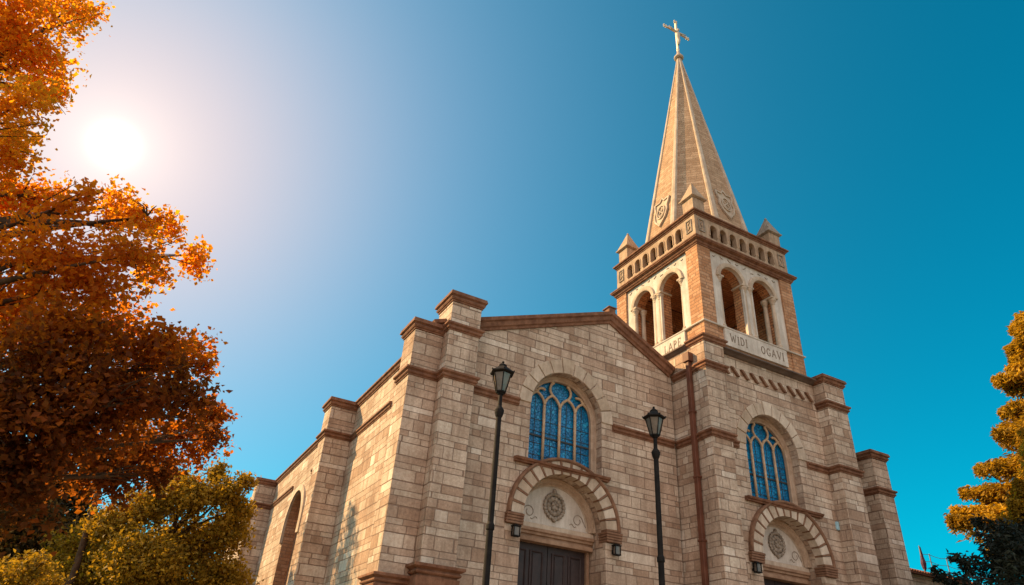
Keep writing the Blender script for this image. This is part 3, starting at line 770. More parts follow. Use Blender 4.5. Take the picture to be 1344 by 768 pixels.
# inscription panels
GLYPH = {  # strokes of the carved capitals, unit height
    'W': (0.86, [[(0, 1), (0.2, 0)], [(0.2, 0), (0.42, 0.8)], [(0.42, 0.8), (0.64, 0)], [(0.64, 0), (0.86, 1)], [(-0.08, 1), (0.1, 1)], [(0.76, 1), (0.94, 1)]]),
    'I': (0.16, [[(0.08, 0), (0.08, 1)], [(-0.02, 0), (0.18, 0)], [(-0.02, 1), (0.18, 1)]]),
    'D': (0.56, [[(0.06, 0), (0.06, 1)], [(-0.03, 1), (0.28, 0.98), (0.46, 0.84), (0.55, 0.5), (0.46, 0.16), (0.28, 0.02), (-0.03, 0)]]),
    'O': (0.62, [[(0.31, 1), (0.10, 0.85), (0.0, 0.5), (0.10, 0.15), (0.31, 0), (0.52, 0.15), (0.62, 0.5), (0.52, 0.85), (0.31, 1)]]),
    'G': (0.58, [[(0.55, 0.78), (0.40, 0.97), (0.2, 0.95), (0.05, 0.72), (0, 0.45), (0.08, 0.15), (0.28, 0.0), (0.52, 0.10), (0.54, 0.42)], [(0.36, 0.42), (0.64, 0.42)]]),
    'A': (0.64, [[(0, 0), (0.32, 1)], [(0.32, 1), (0.64, 0)], [(0.13, 0.36), (0.51, 0.36)], [(-0.07, 0), (0.09, 0)], [(0.55, 0), (0.71, 0)]]),
    'V': (0.62, [[(0, 1), (0.31, 0)], [(0.31, 0), (0.62, 1)], [(-0.08, 1), (0.1, 1)], [(0.52, 1), (0.7, 1)]]),
    'L': (0.46, [[(0.05, 1), (0.05, 0), (0.44, 0), (0.46, 0.2)], [(-0.04, 1), (0.15, 1)]]),
    'P': (0.46, [[(0.05, 0), (0.05, 1), (0.3, 0.98), (0.44, 0.78), (0.34, 0.55), (0.05, 0.5)], [(-0.04, 0), (0.15, 0)]]),
    'E': (0.46, [[(0.44, 0.84), (0.42, 1), (0.05, 1), (0.05, 0), (0.44, 0), (0.46, 0.16)], [(0.05, 0.52), (0.33, 0.52)]])}
def text_mesh(txt, size):
    """carved capitals as flat strokes; returns a list of (polyline, half width)"""
    x = 0; out = []
    tot = sum(GLYPH[c][0] for c in txt)+0.32*(len(txt)-1)
    for c in txt:
        w_, st = GLYPH[c]; dz = rnd.uniform(-0.05, 0.05)
        for i, pl in enumerate(st):
            thick = 0.055 if (len(pl) > 2 or i % 2 == 0) else 0.036
            out.append(([((x+px-tot/2)*size, (pz-0.5+dz)*size*1.05) for px, pz in pl], thick*size))
        x += w_+0.32
    return out
for k, words in ((0, (('WIDI', -0.78), ('OGAVI', 0.62))), (1, (('LAPE', 0.72),))):
    M_ = sidemap(k)
    b = MB()
    a0, a1 = M_(-1.32, HW+0.035, 9.49), M_(1.28, HW-0.1, 10.055)
    b.box(min(a0.x, a1.x), max(a0.x, a1.x), min(a0.y, a1.y), max(a0.y, a1.y), 9.49, 10.06)
    ip = part(b, 'inscription_panel', PLASTER, bevel=0.008)
    for wd, u0 in words:
        b = MB()
        Nn = M_(0, 1, 0)-M_(0, 0, 0)
        for pl, hw_ in text_mesh(wd, 0.245):
            b.sweep([M_(u0+px, HW+0.037, 9.775+pz) for px, pz in pl], Nn, [(-hw_, -0.004), (-hw_, 0.006+0.002*rnd.random()), (hw_, 0.006), (hw_, -0.004)])
        part(b, 'lettering', LETTER, ip)

# parapet with little arches
PZ0, PZ1 = 13.14, 14.07
b = MB(); bk = MB()
PH = HW-0.02
for k in range(4):
    M_ = sidemap(k); e_ = 0.16 if k % 2 else 0.0
    holes = [[M_(u, PH, z) for u, z in arch_poly(-1.29+i*0.43, 13.36, 13.75, 0.134, 0.134, 10)] for i in range(7)]
    hp = PH-e_
    b.holed([M_(u, PH, z) for u, z in ((-hp, PZ0), (hp, PZ0), (hp, PZ1), (-hp, PZ1))], holes, M_(0, -0.159, 0)-M_(0, 0, 0))
    if k < 4:
        hb = PH-0.34
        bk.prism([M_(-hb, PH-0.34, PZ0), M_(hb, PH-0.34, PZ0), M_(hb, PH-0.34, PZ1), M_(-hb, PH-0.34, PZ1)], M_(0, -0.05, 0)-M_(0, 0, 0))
par = part(b, 'parapet', TANSTONE)
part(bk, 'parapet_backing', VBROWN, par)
for k in range(4):
    M_ = sidemap(k); b = MB()
    for i in range(7):
        u = -1.29+i*0.43
        b.sweep([M_(u+0.140, PH, 13.44)]+[M_(x, PH, z) for x, z in arc(u, 13.75, 0.140, 0.140, 10)]+[M_(u-0.140, PH, 13.44)], M_(0, 1, 0)-M_(0, 0, 0), [(0, -0.01), (0, 0.02), (0.03, 0.025), (0.05, -0.01)])
    part(b, 'arch_moulding', TANSTONE, par)
for k in range(4):
    M_ = sidemap(k)
    for u in (-1.80, 1.80):
        b = MB(); N_ = M_(0, 1, 0)-M_(0, 0, 0)
        b.sweep([M_(u-0.13, PH, 13.46), M_(u-0.13, PH, 13.94), M_(u+0.13, PH, 13.94), M_(u+0.13, PH, 13.46)], N_, [(0, -0.01), (0, 0.03), (0.03, 0.03), (0.045, -0.01)], closed=True)
        b.tube([M_(u-0.05, PH+0.01, 13.55), M_(u+0.04, PH+0.012, 13.65), M_(u-0.03, PH+0.012, 13.76), M_(u+0.05, PH+0.01, 13.86)], 0.014, 5)
        part(b, 'corner_panel', CARVED, par)
ring(PZ1, [(-0.4, 0), (0.02, 0), (0.02, 0.04), (0.06, 0.06), (0.06, 0.10), (0.11, 0.115), (0.11, 0.165), (-0.4, 0.22)], TERRA, 'parapet_cap', par, hw=PH)
# pinnacles
for sx in (-1, 1):
    for sy in (-1, 1):
        px, py = CX+sx*1.76, CY+sy*1.76
        b = MB(); b.box(px-0.25, px+0.25, py-0.25, py+0.25, 14.2, 14.88)
        pn = part(b, 'pinnacle', TANSTONE, bevel=0.01)
        b = MB(); s2 = math.sqrt(2)
        b.lathe((px, py, 14.86), [(0.27*s2, 0), (0.33*s2, 0.04), (0.33*s2, 0.08), (0.30*s2, 0.10), (0.16*s2, 0.46), (0.035*s2, 0.80)], 4, rot=math.pi/4)
        b.lathe((px, py, 15.64), [(0.04, 0), (0.055, 0.03), (0.03, 0.08), (0.01, 0.11)], 8)
        part(b, 'pinnacle_cap', TANSTONE if sx < 0 else CARVED, pn)  # right-hand caps darker: their shade is put into the stone colour

# ------------------------------------------------------------------ spire
AP, ZB, ZA = 1.80, 14.12, 25.45
def oct_v(z, ap=AP, za=ZA):
    r_ = ap*(za-z)/(za-14.2)/math.cos(math.pi/8)
    return [(CX+r_*math.cos(math.pi/8+i*math.pi/4), CY+r_*math.sin(math.pi/8+i*math.pi/4), z) for i in range(8)]
b = MB(); lv = [oct_v(z) for z in (ZB, 16.5, 19.0, 22.0, 25.15)]
V = [p for l in lv for p in l]
b.add(V, [(i*8+q, i*8+(q+1) % 8, (i+1)*8+(q+1) % 8, (i+1)*8+q) for i in range(4) for q in range(8)]+[tuple(range(8))[::-1], tuple(range(32, 40))])
spire = part(b, 'spire', SPIRE)
base_v, top_v = oct_v(ZB), oct_v(25.2)
for i in range(8):
    b = MB(); p0, p1 = Vector(base_v[i]), Vector(top_v[i]); rad = Vector((p0.x-CX, p0.y-CY, 0)).normalized(); tn = Vector((-rad.y, rad.x, 0))
    def quad(p, w_, o_): return [p-tn*w_-rad*0.08, p-tn*w_+rad*o_*0.3, p-tn*w_*0.5+rad*o_, p+tn*w_*0.5+rad*o_, p+tn*w_+rad*o_*0.3, p+tn*w_-rad*0.08]
    q0, q1 = quad(p0, 0.115, 0.055), quad(p1, 0.035, 0.025)
    b.add(q0+q1, [tuple(range(6))[::-1], tuple(range(6, 12))]+[(j, (j+1) % 6, (j+1) % 6+6, j+6) for j in range(6)])
    part(b, 'rib', LIME, spire)
# carved shields low on the four cardinal faces
for k in range(4):
    M_ = sidemap(k); ap_ = lambda z: AP*(ZA-z)/(ZA-14.2)
    def S(u, z, o=0.0): return M_(u, ap_(z)+o, z)
    Nn = (M_(0, 1, 0)-M_(0, 0, 0)); Nn = Vector((Nn.x, Nn.y, AP/(ZA-14.2))).normalized()
    zc = 15.62
    out = [(0, 0.78), (0.12, 0.60), (0.38, 0.62), (0.36, 0.42), (0.30, 0.25), (0.34, 0.0), (0.26, -0.30), (0.0, -0.62)]
    full = out+[(-u, z) for u, z in out[-2:0:-1]]
    b = MB(); b.prism([S(u, zc+z, -0.02) for u, z in full], Nn*0.05)
    b.sweep([S(u, zc+z, 0.03) for u, z in full], Nn, [(-0.02, -0.02), (-0.02, 0.045), (0.035, 0.045), (0.035, -0.02)], closed=True)
    ell = [S(0.19*math.cos(t), zc+0.06+0.30*math.sin(t), 0.03) for t in [2*math.pi*i/20 for i in range(20)]]
    b.sweep(ell, Nn, [(-0.02, -0.01), (-0.02, 0.05), (0.025, 0.05), (0.025, -0.01)], closed=True)
    b.tube([S(0.09*math.sin(t*6.5), zc+0.28-0.44*t, 0.05) for t in [i/12 for i in range(13)]], 0.028, 6)
    b.tube([S(-0.10*math.sin(t*5.0+1), zc+0.24-0.40*t, 0.05) for t in [i/12 for i in range(13)]], 0.022, 6)
    part(b, 'shield', LIME, spire)
b = MB(); b.lathe((CX, CY, 25.02), [(0.16, 0), (0.21, 0.05), (0.21, 0.12), (0.155, 0.16), (0.13, 0.26), (0.07, 0.38), (0.045, 0.5)], 16)
part(b, 'finial', LIME, spire, smooth=False)
# crucifix on the tip
b = MB(); zt = 25.45
b.lathe((CX, CY, zt), [(0.075, 0), (0.055, 0.1), (0.07, 0.2), (0.045, 0.26)], 10)
b.box(CX-0.042, CX+0.042, CY-0.035, CY+0.035, zt+0.2, zt+2.10); b.box(CX-0.64, CX+0.64, CY-0.03, CY+0.03, zt+1.385, zt+1.445)
for (x, z) in ((-0.66, 1.415), (0.66, 1.415), (0, 2.14)):
    for dx, dz in ((0, 0), (0.07, 0.07), (0.07, -0.07), (-0.07, 0.07), (-0.07, -0.07)): b.ball((CX+x+dx*0.8, CY, zt+z+dz*0.8), 0.045, 8, 6)
cross = part(b, 'cross', GOLDM)
b = MB()   # little sculpted figure on the cross
b.tube([(CX, CY-0.08, zt+0.50), (CX+0.02, CY-0.10, zt+0.72), (CX, CY-0.09, zt+0.95), (CX, CY-0.09, zt+1.15), (CX, CY-0.09, zt+1.32)], [0.035, 0.06, 0.075, 0.095, 0.05], 8)
b.tube([(CX-0.50, CY-0.075, zt+1.46), (CX-0.25, CY-0.08, zt+1.38), (CX, CY-0.09, zt+1.29), (CX+0.25, CY-0.08, zt+1.38), (CX+0.50, CY-0.075, zt+1.46)], [0.02, 0.033, 0.05, 0.033, 0.02], 7)
b.ball((CX+0.01, CY-0.11, zt+1.46), 0.07, 9, 7, (0.85, 0.9, 1.15))
part(b, 'sculpted_figure', PLASTER, cross, smooth=True)

# downpipe on the tower flank
b = MB()
b.box(12.50, 12.62, 13.12, 13.26, -K, 8.75)
b.box(12.46, 12.645, 13.06, 13.32, 8.75, 9.02)
for z in (0.6, 2.2, 3.8, 5.4, 7.2): b.box(12.485, 12.65, 13.10, 13.28, z, z+0.06)
part(b, 'downpipe', PIPE, bevel=0.012)

# ------------------------------------------------------------------ wall lanterns, blue box
def wall_lantern(x, y, z, label):
    t = thing('wall_lantern', (x, y, z), label, 'wall lamp', 'small dark lanterns beside the doors')
    def pt(mb, name, mat, par=None): return mb.build(name, mat, par or t, origin=(x, y, z), bevel=0.004)
    b = MB(); b.box(x-0.05, x+0.05, y-0.02, y-0.0, z-0.08, z+0.10); b.box(x-0.02, x+0.02, y-0.08, y-0.018, z+0.05, z+0.085); pt(b, 'bracket', IRON)
    b = MB()
    for sx in (-1, 1):
        for yy in (y-0.19, y-0.09): b.box(x+sx*0.075-0.011, x+sx*0.075+0.011, yy-0.011, yy+0.011, z-0.10, z+0.09)
    b.box(x-0.09, x+0.09, y-0.205, y-0.075, z-0.125, z-0.10); b.box(x-0.10, x+0.10, y-0.215, y-0.065, z+0.09, z+0.115); b.box(x-0.05, x+0.05, y-0.17, y-0.11, z+0.115, z+0.14)
    fr = pt(b, 'housing', IRON)
    b = MB(); b.box(x-0.066, x+0.066, y-0.182, y-0.098, z-0.099, z+0.089); pt(b, 'glass', LAMPGLASS, fr)
wall_lantern(7.62, F, 3.38, 'small dark wall lantern left of the gabled front doorway')
wall_lantern(10.42, F, 3.38, 'small dark wall lantern right of the gabled front doorway')
wall_lantern(13.92, TY, 3.34, 'small dark wall lantern left of the tower doorway')

t = thing('junction_box', (17.45, 12.93, 4.94), 'small pale blue box fixed to the flank of the tower buttress', 'utility box')
b = MB(); b.box(17.36, 17.449, 12.85, 13.01, 4.82, 5.05); b.box(17.345, 17.36, 12.87, 12.99, 4.85, 5.02)
b.build('casing', BLUEBOX, t, origin=(17.45, 12.93, 4.94), bevel=0.008)
b = MB(); b.tube([(17.43, 12.93, 4.83), (17.435, 12.92, 4.2), (17.435, 12.91, 3.4), (17.44, 12.90, 1.5), (17.44, 12.90, -1.55)], 0.012, 6)
b.build('cable', IRON, t, origin=(17.45, 12.93, 4.94))

# ------------------------------------------------------------------ street lamps
def lamp_post(x, y, label, rot):
    t = thing('lamp_post', (x, y, -K), label, 'street lamp', 'black lamp posts before the church front')
    def pt(mb, name, mat, par=None, **kw): return mb.build(name, mat, par or t, origin=(x, y, -K), **kw)
    b = MB()
    b.lathe((x, y, -K), [(0.22, 0), (0.22, 0.12), (0.18, 0.16), (0.16, 0.6), (0.17, 0.64), (0.11, 0.74), (0.09, 0.9), (0.10, 0.95), (0.075, 1.0), (0.062, 4.32), (0.080, 4.34), (0.080, 4.42), (0.058, 4.47), (0.054, 6.50), (0.075, 6.54), (0.092, 6.60), (0.098, 6.66), (0.075, 6.70), (0.045, 6.74), (0.04, 6.98), (0.065, 7.0), (0.075, 7.03)], 16)
    pt(b, 'post', IRON, smooth=False)
    zb, zt_ = 5.43, 5.86; n = 6
    b = MB(); b.lathe((x, y, zb), [(0.105, 0), (0.115, 0.03), (0.09, 0.035)], n, rot=rot)
    def P(r_, i, z): return (x+r_*math.cos(rot+i*2*math.pi/n), y+r_*math.sin(rot+i*2*math.pi/n), z)
    for i in range(n): b.tube([P(0.105, i, zb+0.02), P(0.205, i, zt_)], 0.012, 5)
    b.lathe((x, y, zt_), [(0.215, -0.02), (0.265, 0.0), (0.265, 0.025), (0.22, 0.05), (0.12, 0.13), (0.09, 0.155), (0.095, 0.18), (0.06, 0.215), (0.025, 0.235)], n, rot=rot)
    b.ball((x, y, zt_+0.26), 0.03, 8, 6)
    for i in range(n): b.ball(P(0.262, i, zt_+0.035), 0.018, 6, 4)
    lan = pt(b, 'lantern', IRON)
    b = MB(); b.lathe((x, y, zb+0.036), [(0.098, 0), (0.190, zt_-zb-0.06)], n, rot=rot); pt(b, 'glass', LAMPGLASS, lan)
    b = MB(); b.lathe((x, y, zb+0.04), [(0.02, 0), (0.02, 0.1)], 8); pt(b, 'lamp_holder', IRON, lan)
    return t
lamp_post(5.78, 11.5, 'black lamp post left of the gabled front doorway', 0.2)
lamp_post(9.77, 11.5, 'black lamp post right of the gabled front doorway', 0.35)

# ------------------------------------------------------------------ right: tile-capped wall with rail and mast
b = MB(); b.box(20.84, 40, 16.0, 16.4, -K, 5.08)
t = thing('boundary_wall', (24, 16.0, -K), 'low stone wall with a red tile ridge running right from the church', 'wall')
b.build('wall', STONE, t, origin=(24, 16.0, -K))
b = MB()
x = 20.84
while x < 40:
    b.prism([(x, 15.86, 5.06), (x, 15.86, 5.12), (x, 16.2, 5.24), (x, 16.54, 5.12), (x, 16.54, 5.06)], (0.145, 0, 0))
    b.tube([(x+0.07, 15.84, 5.13), (x+0.07, 16.2, 5.265)], 0.05, 6)
    x += 0.15
b.build('tile_ridge', RED, t, origin=(24, 16.0, -K))
t = thing('railing', (27.2, 16.2, 5.24), 'thin metal rail of posts and sagging wires on the tile-capped wall', 'railing')
for x in (26.95, 28.0, 29.1):
    b = MB(); b.tube([(x, 16.2, 5.2), (x, 16.2, 6.0)], 0.022, 6); b.build('rail_post', WOODG, t, origin=(27.2, 16.2, 5.24))
for z in (5.98, 5.72, 5.46):
    b = MB(); pts = []
    for i in range(25):
        x = 26.42+i*(29.1-26.42)/24; pts.append((x, 16.2, z-0.05*abs(math.sin((x-26.95)*math.pi/1.05))))
    b.tube(pts, 0.010, 5); b.build('rail_wire', WOODG, t, origin=(27.2, 16.2, 5.24))
t = thing('flagpole', (26.42, 16.2, 5.24), 'short pole with a furled purple flag on the tile-capped wall', 'flag')
b = MB(); b.tube([(26.42, 16.2, 5.2), (26.42, 16.2, 6.22)], 0.025, 6); b.build('pole', WOODG, t, origin=(26.42, 16.2, 5.24))
b = MB(); b.lathe((26.45, 16.2, 5.32), [(0.03, 0), (0.07, 0.1), (0.10, 0.28), (0.06, 0.5), (0.045, 0.68), (0.03, 0.86)], 7); b.build('flag', POLEM, t, origin=(26.42, 16.2, 5.24))

# ------------------------------------------------------------------ trees
nr = np.random.default_rng(7)
def leaf_mesh(name, mat, parent, origin, centers, normals, size, tint, aspect=0.62, axis=None):
    """thousands of folded leaf blades as one mesh"""
    n = len(centers)
    nrm = normals/np.maximum(np.linalg.norm(normals, axis=1, keepdims=True), 1e-6)
    a = nr.normal(size=(n, 3)) if axis is None else axis
    a = a-nrm*(a*nrm).sum(1, keepdims=True); a /= np.maximum(np.linalg.norm(a, axis=1, keepdims=True), 1e-6)
    b = np.cross(nrm, a)
    L = size[:, None]; W = L*aspect
    fold = 0.18*L
    v = np.stack([centers-a*L*0.5, centers+b*W*0.5-a*L*0.05+nrm*fold, centers+a*L*0.5, centers-b*W*0.5-a*L*0.05+nrm*fold], 1).reshape(-1, 3)
    v -= np.array(origin)
    me = bpy.data.meshes.new(name)
    me.vertices.add(4*n); me.vertices.foreach_set('co', v.astype(np.float32).ravel())
    idx = np.arange(n)*4
    tri = np.stack([idx, idx+1, idx+2, idx, idx+2, idx+3], 1).ravel().astype(np.int32)
    me.loops.add(6*n); me.loops.foreach_set('vertex_index', tri)
    me.polygons.add(2*n); me.polygons.foreach_set('loop_start', (np.arange(2*n)*3).astype(np.int32))
    me.update(calc_edges=True)
    at = me.attributes.new('tint', 'FLOAT', 'FACE'); at.data.foreach_set('value', np.repeat(tint, 2).astype(np.float32))
    me.materials.append(mat)
    o = bpy.data.objects.new(name, me); link(o, parent); return o

def crown_from_clumps(clumps, per_m3, size, twig_len=0.5, twigs_per=26, flat=0.8, maxn=1400, core=0.35, shade=None, reach=1.12, dens=None):
    """leaves gathered along twigs that fan out inside every clump"""
    C, T, S = [], [], []
    for (x, y, z, r) in clumps:
        nt = max(10, int(twigs_per*(r/0.7)**2))
        d = nr.normal(size=(nt, 3)); d /= np.linalg.norm(d, axis=1, keepdims=True)
        d[:, 2] *= flat
        start = d*r*nr.uniform(0.0, core, (nt, 1)); end = d*r*(0.72+(reach-0.72)*nr.uniform(0, 1, (nt, 1))**1.6)
        nl = int(min(maxn, max(60, per_m3*r**2))*(1.0 if dens is None else dens(x, y, z))/nt)+1
        t = nr.uniform(0, 1, (nt, nl, 1))**0.75
        p = start[:, None]*(1-t)+end[:, None]*t+nr.normal(size=(nt, nl, 3))*0.085*(0.6+r)
        p[:, :, 2] -= 0.12*t[:, :, 0]**2*r
        C.append(p.reshape(-1, 3)+np.array((x, y, z)))
        tw = np.repeat(nr.uniform(0, 1, (nt, 1)), nl, 1).ravel()
        tt = 0.55*tw+0.45*nr.uniform(0, 1, nt*nl)
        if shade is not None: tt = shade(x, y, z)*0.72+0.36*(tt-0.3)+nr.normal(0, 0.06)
        T.append(np.clip(tt, 0, 1)); S.append(nr.uniform(0.5, 1.4, nt*nl)*size)
    C = np.concatenate(C); T = np.concatenate(T); S = np.concatenate(S)
    N = nr.normal(size=C.shape); N[:, 2] += 0.7
    return C, N, S, T

def limbs(mb, base, top, r0, clumps, seed):
    q = random.Random(seed); B, Tp = Vector(base), Vector(top)
    path = [B.lerp(Tp, i/8)+Vector((q.uniform(-.12, .12), q.uniform(-.12, .12), 0))*(1 if 0 < i < 8 else 0) for i in range(9)]
    mb.tube(path, [r0*(1.35 if i == 0 else 1-0.085*i) for i in range(9)], 10)
    for (x, y, z, r) in clumps:
        tgt = Vector((x, y, z)); h = min(0.97, max(0.28, (z-1.5*r-base[2]-0.3*(tgt-B).xy.length)/(top[2]-base[2])))
        st = B.lerp(Tp, h); mid = st.lerp(tgt, 0.5)+Vector((q.uniform(-.3, .3), q.uniform(-.3, .3), 0.25))
        pts = [(1-t)**2*st+2*t*(1-t)*mid+t*t*tgt for t in [i/6 for i in range(7)]]
        mb.tube(pts, [max(0.010, r0*0.36*(1-t*0.92)) for t in [i/6 for i in range(7)]], 6)
        for _ in range(5):
            e = tgt+Vector((q.gauss(0, 1), q.gauss(0, 1), q.gauss(0, 0.7))).normalized()*r*0.95
            s0 = pts[q.choice((4, 5, 6))]; m2 = s0.lerp(e, 0.5)+Vector((0, 0, 0.06))
            mb.tube([s0, m2, e], [0.016, 0.011, 0.005], 4)

def tree(name, label, base, top, r0, clumps, leaf, size, per, seed, aspect=0.62, maxn=1400, twigs=26, group=None, flat=0.8, shade=None, reach=1.12, dens=None):
    t = thing(name, base, label, 'tree', group)
    mb = MB(); limbs(mb, base, top, r0, clumps, seed)
    mb.build('trunk', BARK, t, origin=base, recalc=False, smooth=True)
    C, N, S, T = crown_from_clumps(clumps, per, size, maxn=maxn, twigs_per=twigs, flat=flat, shade=shade, reach=reach, dens=dens)
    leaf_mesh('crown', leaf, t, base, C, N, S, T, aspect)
    return t

MAPLE = [(-4.46, 11.47, 10.06, 0.85), (-4.8, 11.83, 9.37, 1.0), (-4.14, 11.99, 11.0, 0.65), (-4.01, 12.43, 11.69, 0.35), (-4.01, 11.82, 9.48, 0.65), (-3.69, 12.37, 9.29, 0.40), (-3.23, 9.69, 6.84, 0.55), (-3.47, 11.0, 6.87, 0.55), (-3.54, 12.43, 6.98, 0.62), (-4.26, 11.55, 7.56, 1.0), (-3.06, 12.3, 7.03, 0.58), (-2.05, 9.94, 5.85, 0.36), (-1.79, 11.01, 6.54, 0.46), (-1.22, 10.34, 6.15, 0.36), (-0.99, 11.23, 6.58, 0.33), (-0.54, 11.32, 6.25, 0.37), (-1.14, 9.64, 5.05, 0.5), (-2.2, 10.25, 5.05, 0.75), (-1.55, 10.44, 4.88, 0.72), (-1.05, 12.35, 6.38, 0.40), (-2.59, 11.9, 4.84, 1.0), (-1.44, 10.08, 3.76, 0.82), (-1.2, 11.99, 4.92, 0.70), (-0.43, 10.02, 3.99, 0.48), (-0.01, 11.45, 4.61, 0.44), (0.24, 9.98, 3.87, 0.21), (0.04, 9.61, 3.28, 0.49), (0.66, 12.21, 3.91, 0.32), (-0.7, 10.23, 3.24, 0.82), (-1.38, 10.25, 2.86, 0.93), (-0.15, 12.55, 3.22, 0.58), (-0.82, 12.22, 2.86, 0.66), (-1.41, 10.47, 2.01, 0.7), (0.38, 12.48, 3.58, 0.54), (0.75, 11.22, 3.25, 0.24), (-3.13, 11.63, 4.52, 1.16), (-2.17, 10.21, 2.55, 0.97), (-4.07, 12.42, 6.33, 1.1), (0.13, 11.67, 2.64, 0.30), (-0.42, 12.5, 2.65, 0.38),
         (-5.6, 12.4, 8.2, 1.3), (-5.4, 11.0, 6.0, 1.3), (-6.6, 11.8, 7.0, 1.4), (-5.8, 12.8, 4.6, 1.3), (-6.0, 12.0, 10.2, 1.2)]
tree('maple_tree', 'tall orange red maple glowing against the sun at the left of the church', (-4.6, 11.6, -K), (-4.9, 11.8, 8.6), 0.30, MAPLE, MAPLE_L, 0.082, 5000, 3, aspect=0.8, maxn=5400, twigs=40, reach=1.45, shade=lambda x, y, z: min(1.0, max(0.0, (z-2.2)/4.0)), dens=lambda x, y, z: 1.0 if z < 4.2 else 0.62)   # sun glow painted into leaf colour: russet below, bright orange above
GOLD = [(-0.97, 25.1, 3.22, 1.0), (-0.37, 23.44, 3.72, 0.9), (0.42, 23.61, 4.5, 0.9), (1.35, 23.06, 4.84, 0.84), (2.29, 23.01, 5.05, 0.72), (2.76, 22.78, 5.47, 0.34), (1.93, 23.44, 5.75, 0.42), (0.86, 24.29, 5.43, 0.52), (0.58, 22.61, 2.82, 1.3), (1.87, 24.5, 3.68, 1.4), (2.70, 23.55, 4.03, 0.85), (2.9, 23.47, 4.75, 0.52), (-0.45, 24.89, 2.31, 1.27), (1.58, 23.95, 2.27, 1.45), (2.95, 23.48, 2.63, 1.0), (-1.07, 23.95, 2.14, 0.8), (1.67, 24.57, 0.79, 1.8), (0.11, 22.76, 0.61, 1.7), (2.6, 25.0, 0.97, 1.5)]
tree('beech_tree', 'rounded golden yellow tree in front of the church side wall', (1.1, 24.0, -K), (1.2, 24.0, 4.0), 0.20, GOLD, GOLD_L, 0.115, 4600, 4, maxn=7500, twigs=70)
DARKT = [(-3.82, 27.06, 5.66, 1.3), (-2.82, 28.87, 5.49, 1.2), (-1.95, 29.11, 5.38, 0.9), (-2.92, 27.05, 3.88, 1.6), (-1.85, 28.97, 4.11, 1.2), (-3.19, 27.92, 2.81, 1.5), (-4.85, 28.45, 4.76, 2.2), (-1.75, 27.02, 2.45, 1.7), (-2.27, 27.12, 1.12, 2.0), (-2.93, 27.45, 6.2, 0.7), (-1.4, 29.39, 4.51, 0.8)]
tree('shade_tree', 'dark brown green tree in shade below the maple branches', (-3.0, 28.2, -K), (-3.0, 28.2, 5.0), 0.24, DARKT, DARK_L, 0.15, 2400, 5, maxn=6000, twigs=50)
BUSHC = [(-1.52, 18.64, 1.84, 0.52), (-1.99, 19.31, 1.69, 0.58), (-1.09, 19.52, 1.72, 0.42), (-1.52, 19.53, 1.27, 0.9), (-1.43, 18.81, 2.07, 0.28), (-2.18, 18.83, 1.29, 0.85), (-1.6, 19.1, 0.2, 1.0)]
tree('yellow_tree', 'small yellow leaved tree at the lower left below the shade tree', (-1.7, 19.1, -K), (-1.7, 19.1, 1.2), 0.09, BUSHC, GOLD_L, 0.09, 3000, 6, maxn=2500, twigs=40)
TALL = [(-1.15, 23.5, 9.4, 0.40), (-0.9, 23.3, 8.9, 0.6), (-1.25, 23.7, 8.4, 0.7), (-0.8, 23.1, 7.8, 0.8), (-1.3, 23.6, 7.2, 0.8), (-0.8, 23.3, 6.6, 0.8)]
tree('birch_tree', 'slender tree half hidden behind the tip of the maple branches', (-1.0, 23.4, -K), (-1.0, 23.4, 8.7), 0.13, TALL, MAPLE_L, 0.10, 1700, 9, maxn=1700, reach=1.6)

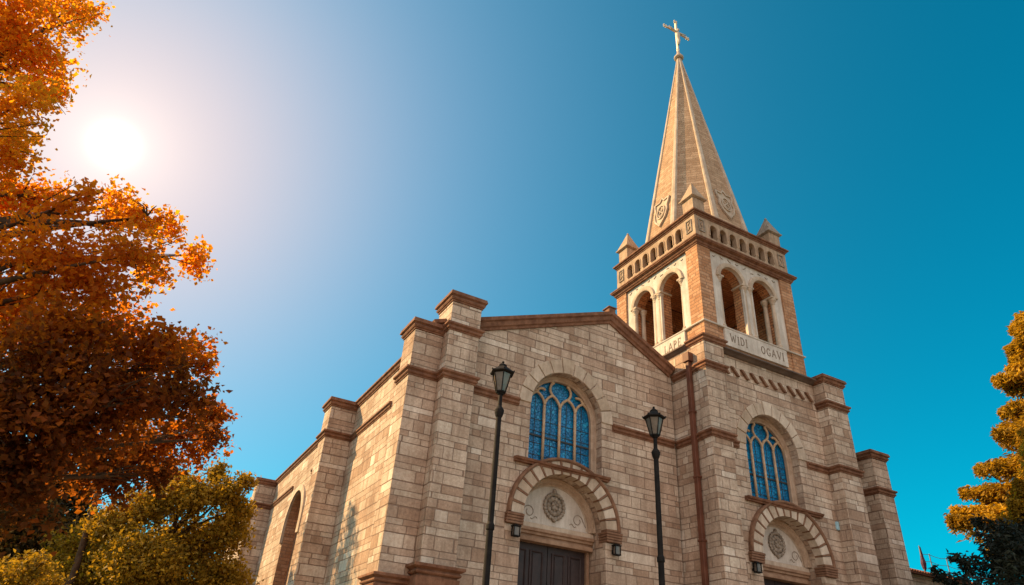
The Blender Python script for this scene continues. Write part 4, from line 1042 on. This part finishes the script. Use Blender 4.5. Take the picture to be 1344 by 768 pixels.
def conifer(name, label, base, height, rmax, leaf, nb, per, size, seed, zmin=0.10, droop=0.25, tipup=0.1, az=None, ex=0.85):
    q = random.Random(seed); B = Vector(base)
    t = thing(name, base, label, 'tree')
    mb = MB(); mb.tube([B+Vector((0, 0, height*i/8)) for i in range(9)], [0.035*height**0.75*(1-0.115*i) for i in range(9)], 10)
    C, N, S, T, AX = [], [], [], [], []
    for i in range(nb):
        f = zmin+(0.99-zmin)*((i+q.random())/nb); z0 = f*height
        a = q.uniform(0, 2*math.pi) if az is None else q.uniform(*az)
        L = rmax*(1-f)**ex*q.uniform(0.62, 1.12)+0.25
        dirv = Vector((math.cos(a), math.sin(a), 0)); side_ = Vector((-dirv.y, dirv.x, 0))
        def bp(s): return B+Vector((0, 0, z0+0.18*L*s-droop*L*s*s+tipup*L*s**4))+dirv*(L*s)
        mb.tube([bp(s/5) for s in range(6)], [max(0.008, 0.020*L*(1-s/5.3)) for s in range(6)], 5)
        n = int(per*(0.35+L*L/9.0))
        s = nr.uniform(0.12, 1.03, n)**0.8; wid = 0.34*L*np.sin(np.pi*np.clip(s, 0, 1)**1.15)+0.10
        # side sprays: snap the offset to a set of branchlets so that the bough reads as tufts
        kk = nr.integers(0, max(4, int(L*5)), n); br = nr.uniform(-1, 1, max(4, int(L*5)))[kk]
        off = np.clip(br+nr.normal(0, 0.16, n), -1.15, 1.15)*wid
        P = np.array([bp(float(v)) for v in s])+np.array(side_)[None]*off[:, None]
        hang = -np.abs(nr.normal(0, 0.10, n))*(0.6+0.25*L)-0.22*np.abs(off)+nr.normal(0, 0.06, n)
        P[:, 2] += hang
        C.append(P); T.append(np.clip(q.uniform(0.15, 0.85)+nr.normal(0, 0.2, n), 0, 1)); S.append(nr.uniform(0.6, 1.3, n)*size)
        nn = nr.normal(size=(n, 3)); nn[:, 2] += 0.8; N.append(nn)
        ax = np.array(dirv)[None]*nr.uniform(0.2, 1.0, (n, 1))+np.array(side_)[None]*np.sign(off)[:, None]*0.7+nr.normal(0, 0.35, (n, 3)); ax[:, 2] -= 0.35; AX.append(ax)
    mb.build('trunk', BARK, t, origin=base, recalc=False, smooth=True)
    leaf_mesh('crown', leaf, t, base, np.concatenate(C), np.concatenate(N), np.concatenate(S), np.concatenate(T), 0.30, np.concatenate(AX))
    return t
conifer('larch_tree', 'tall golden larch with tiered drooping boughs right of the church', (26.6, 10.0, -K), 15.5, 6.8, LARCH_L, 180, 1300, 0.21, 21, zmin=0.45)
conifer('fir_tree', 'dark green fir with ragged boughs under the golden larch', (21.6, 9.2, -K), 7.0, 4.9, FIR_L, 80, 460, 0.20, 22, zmin=0.35, ex=0.32, droop=0.15)
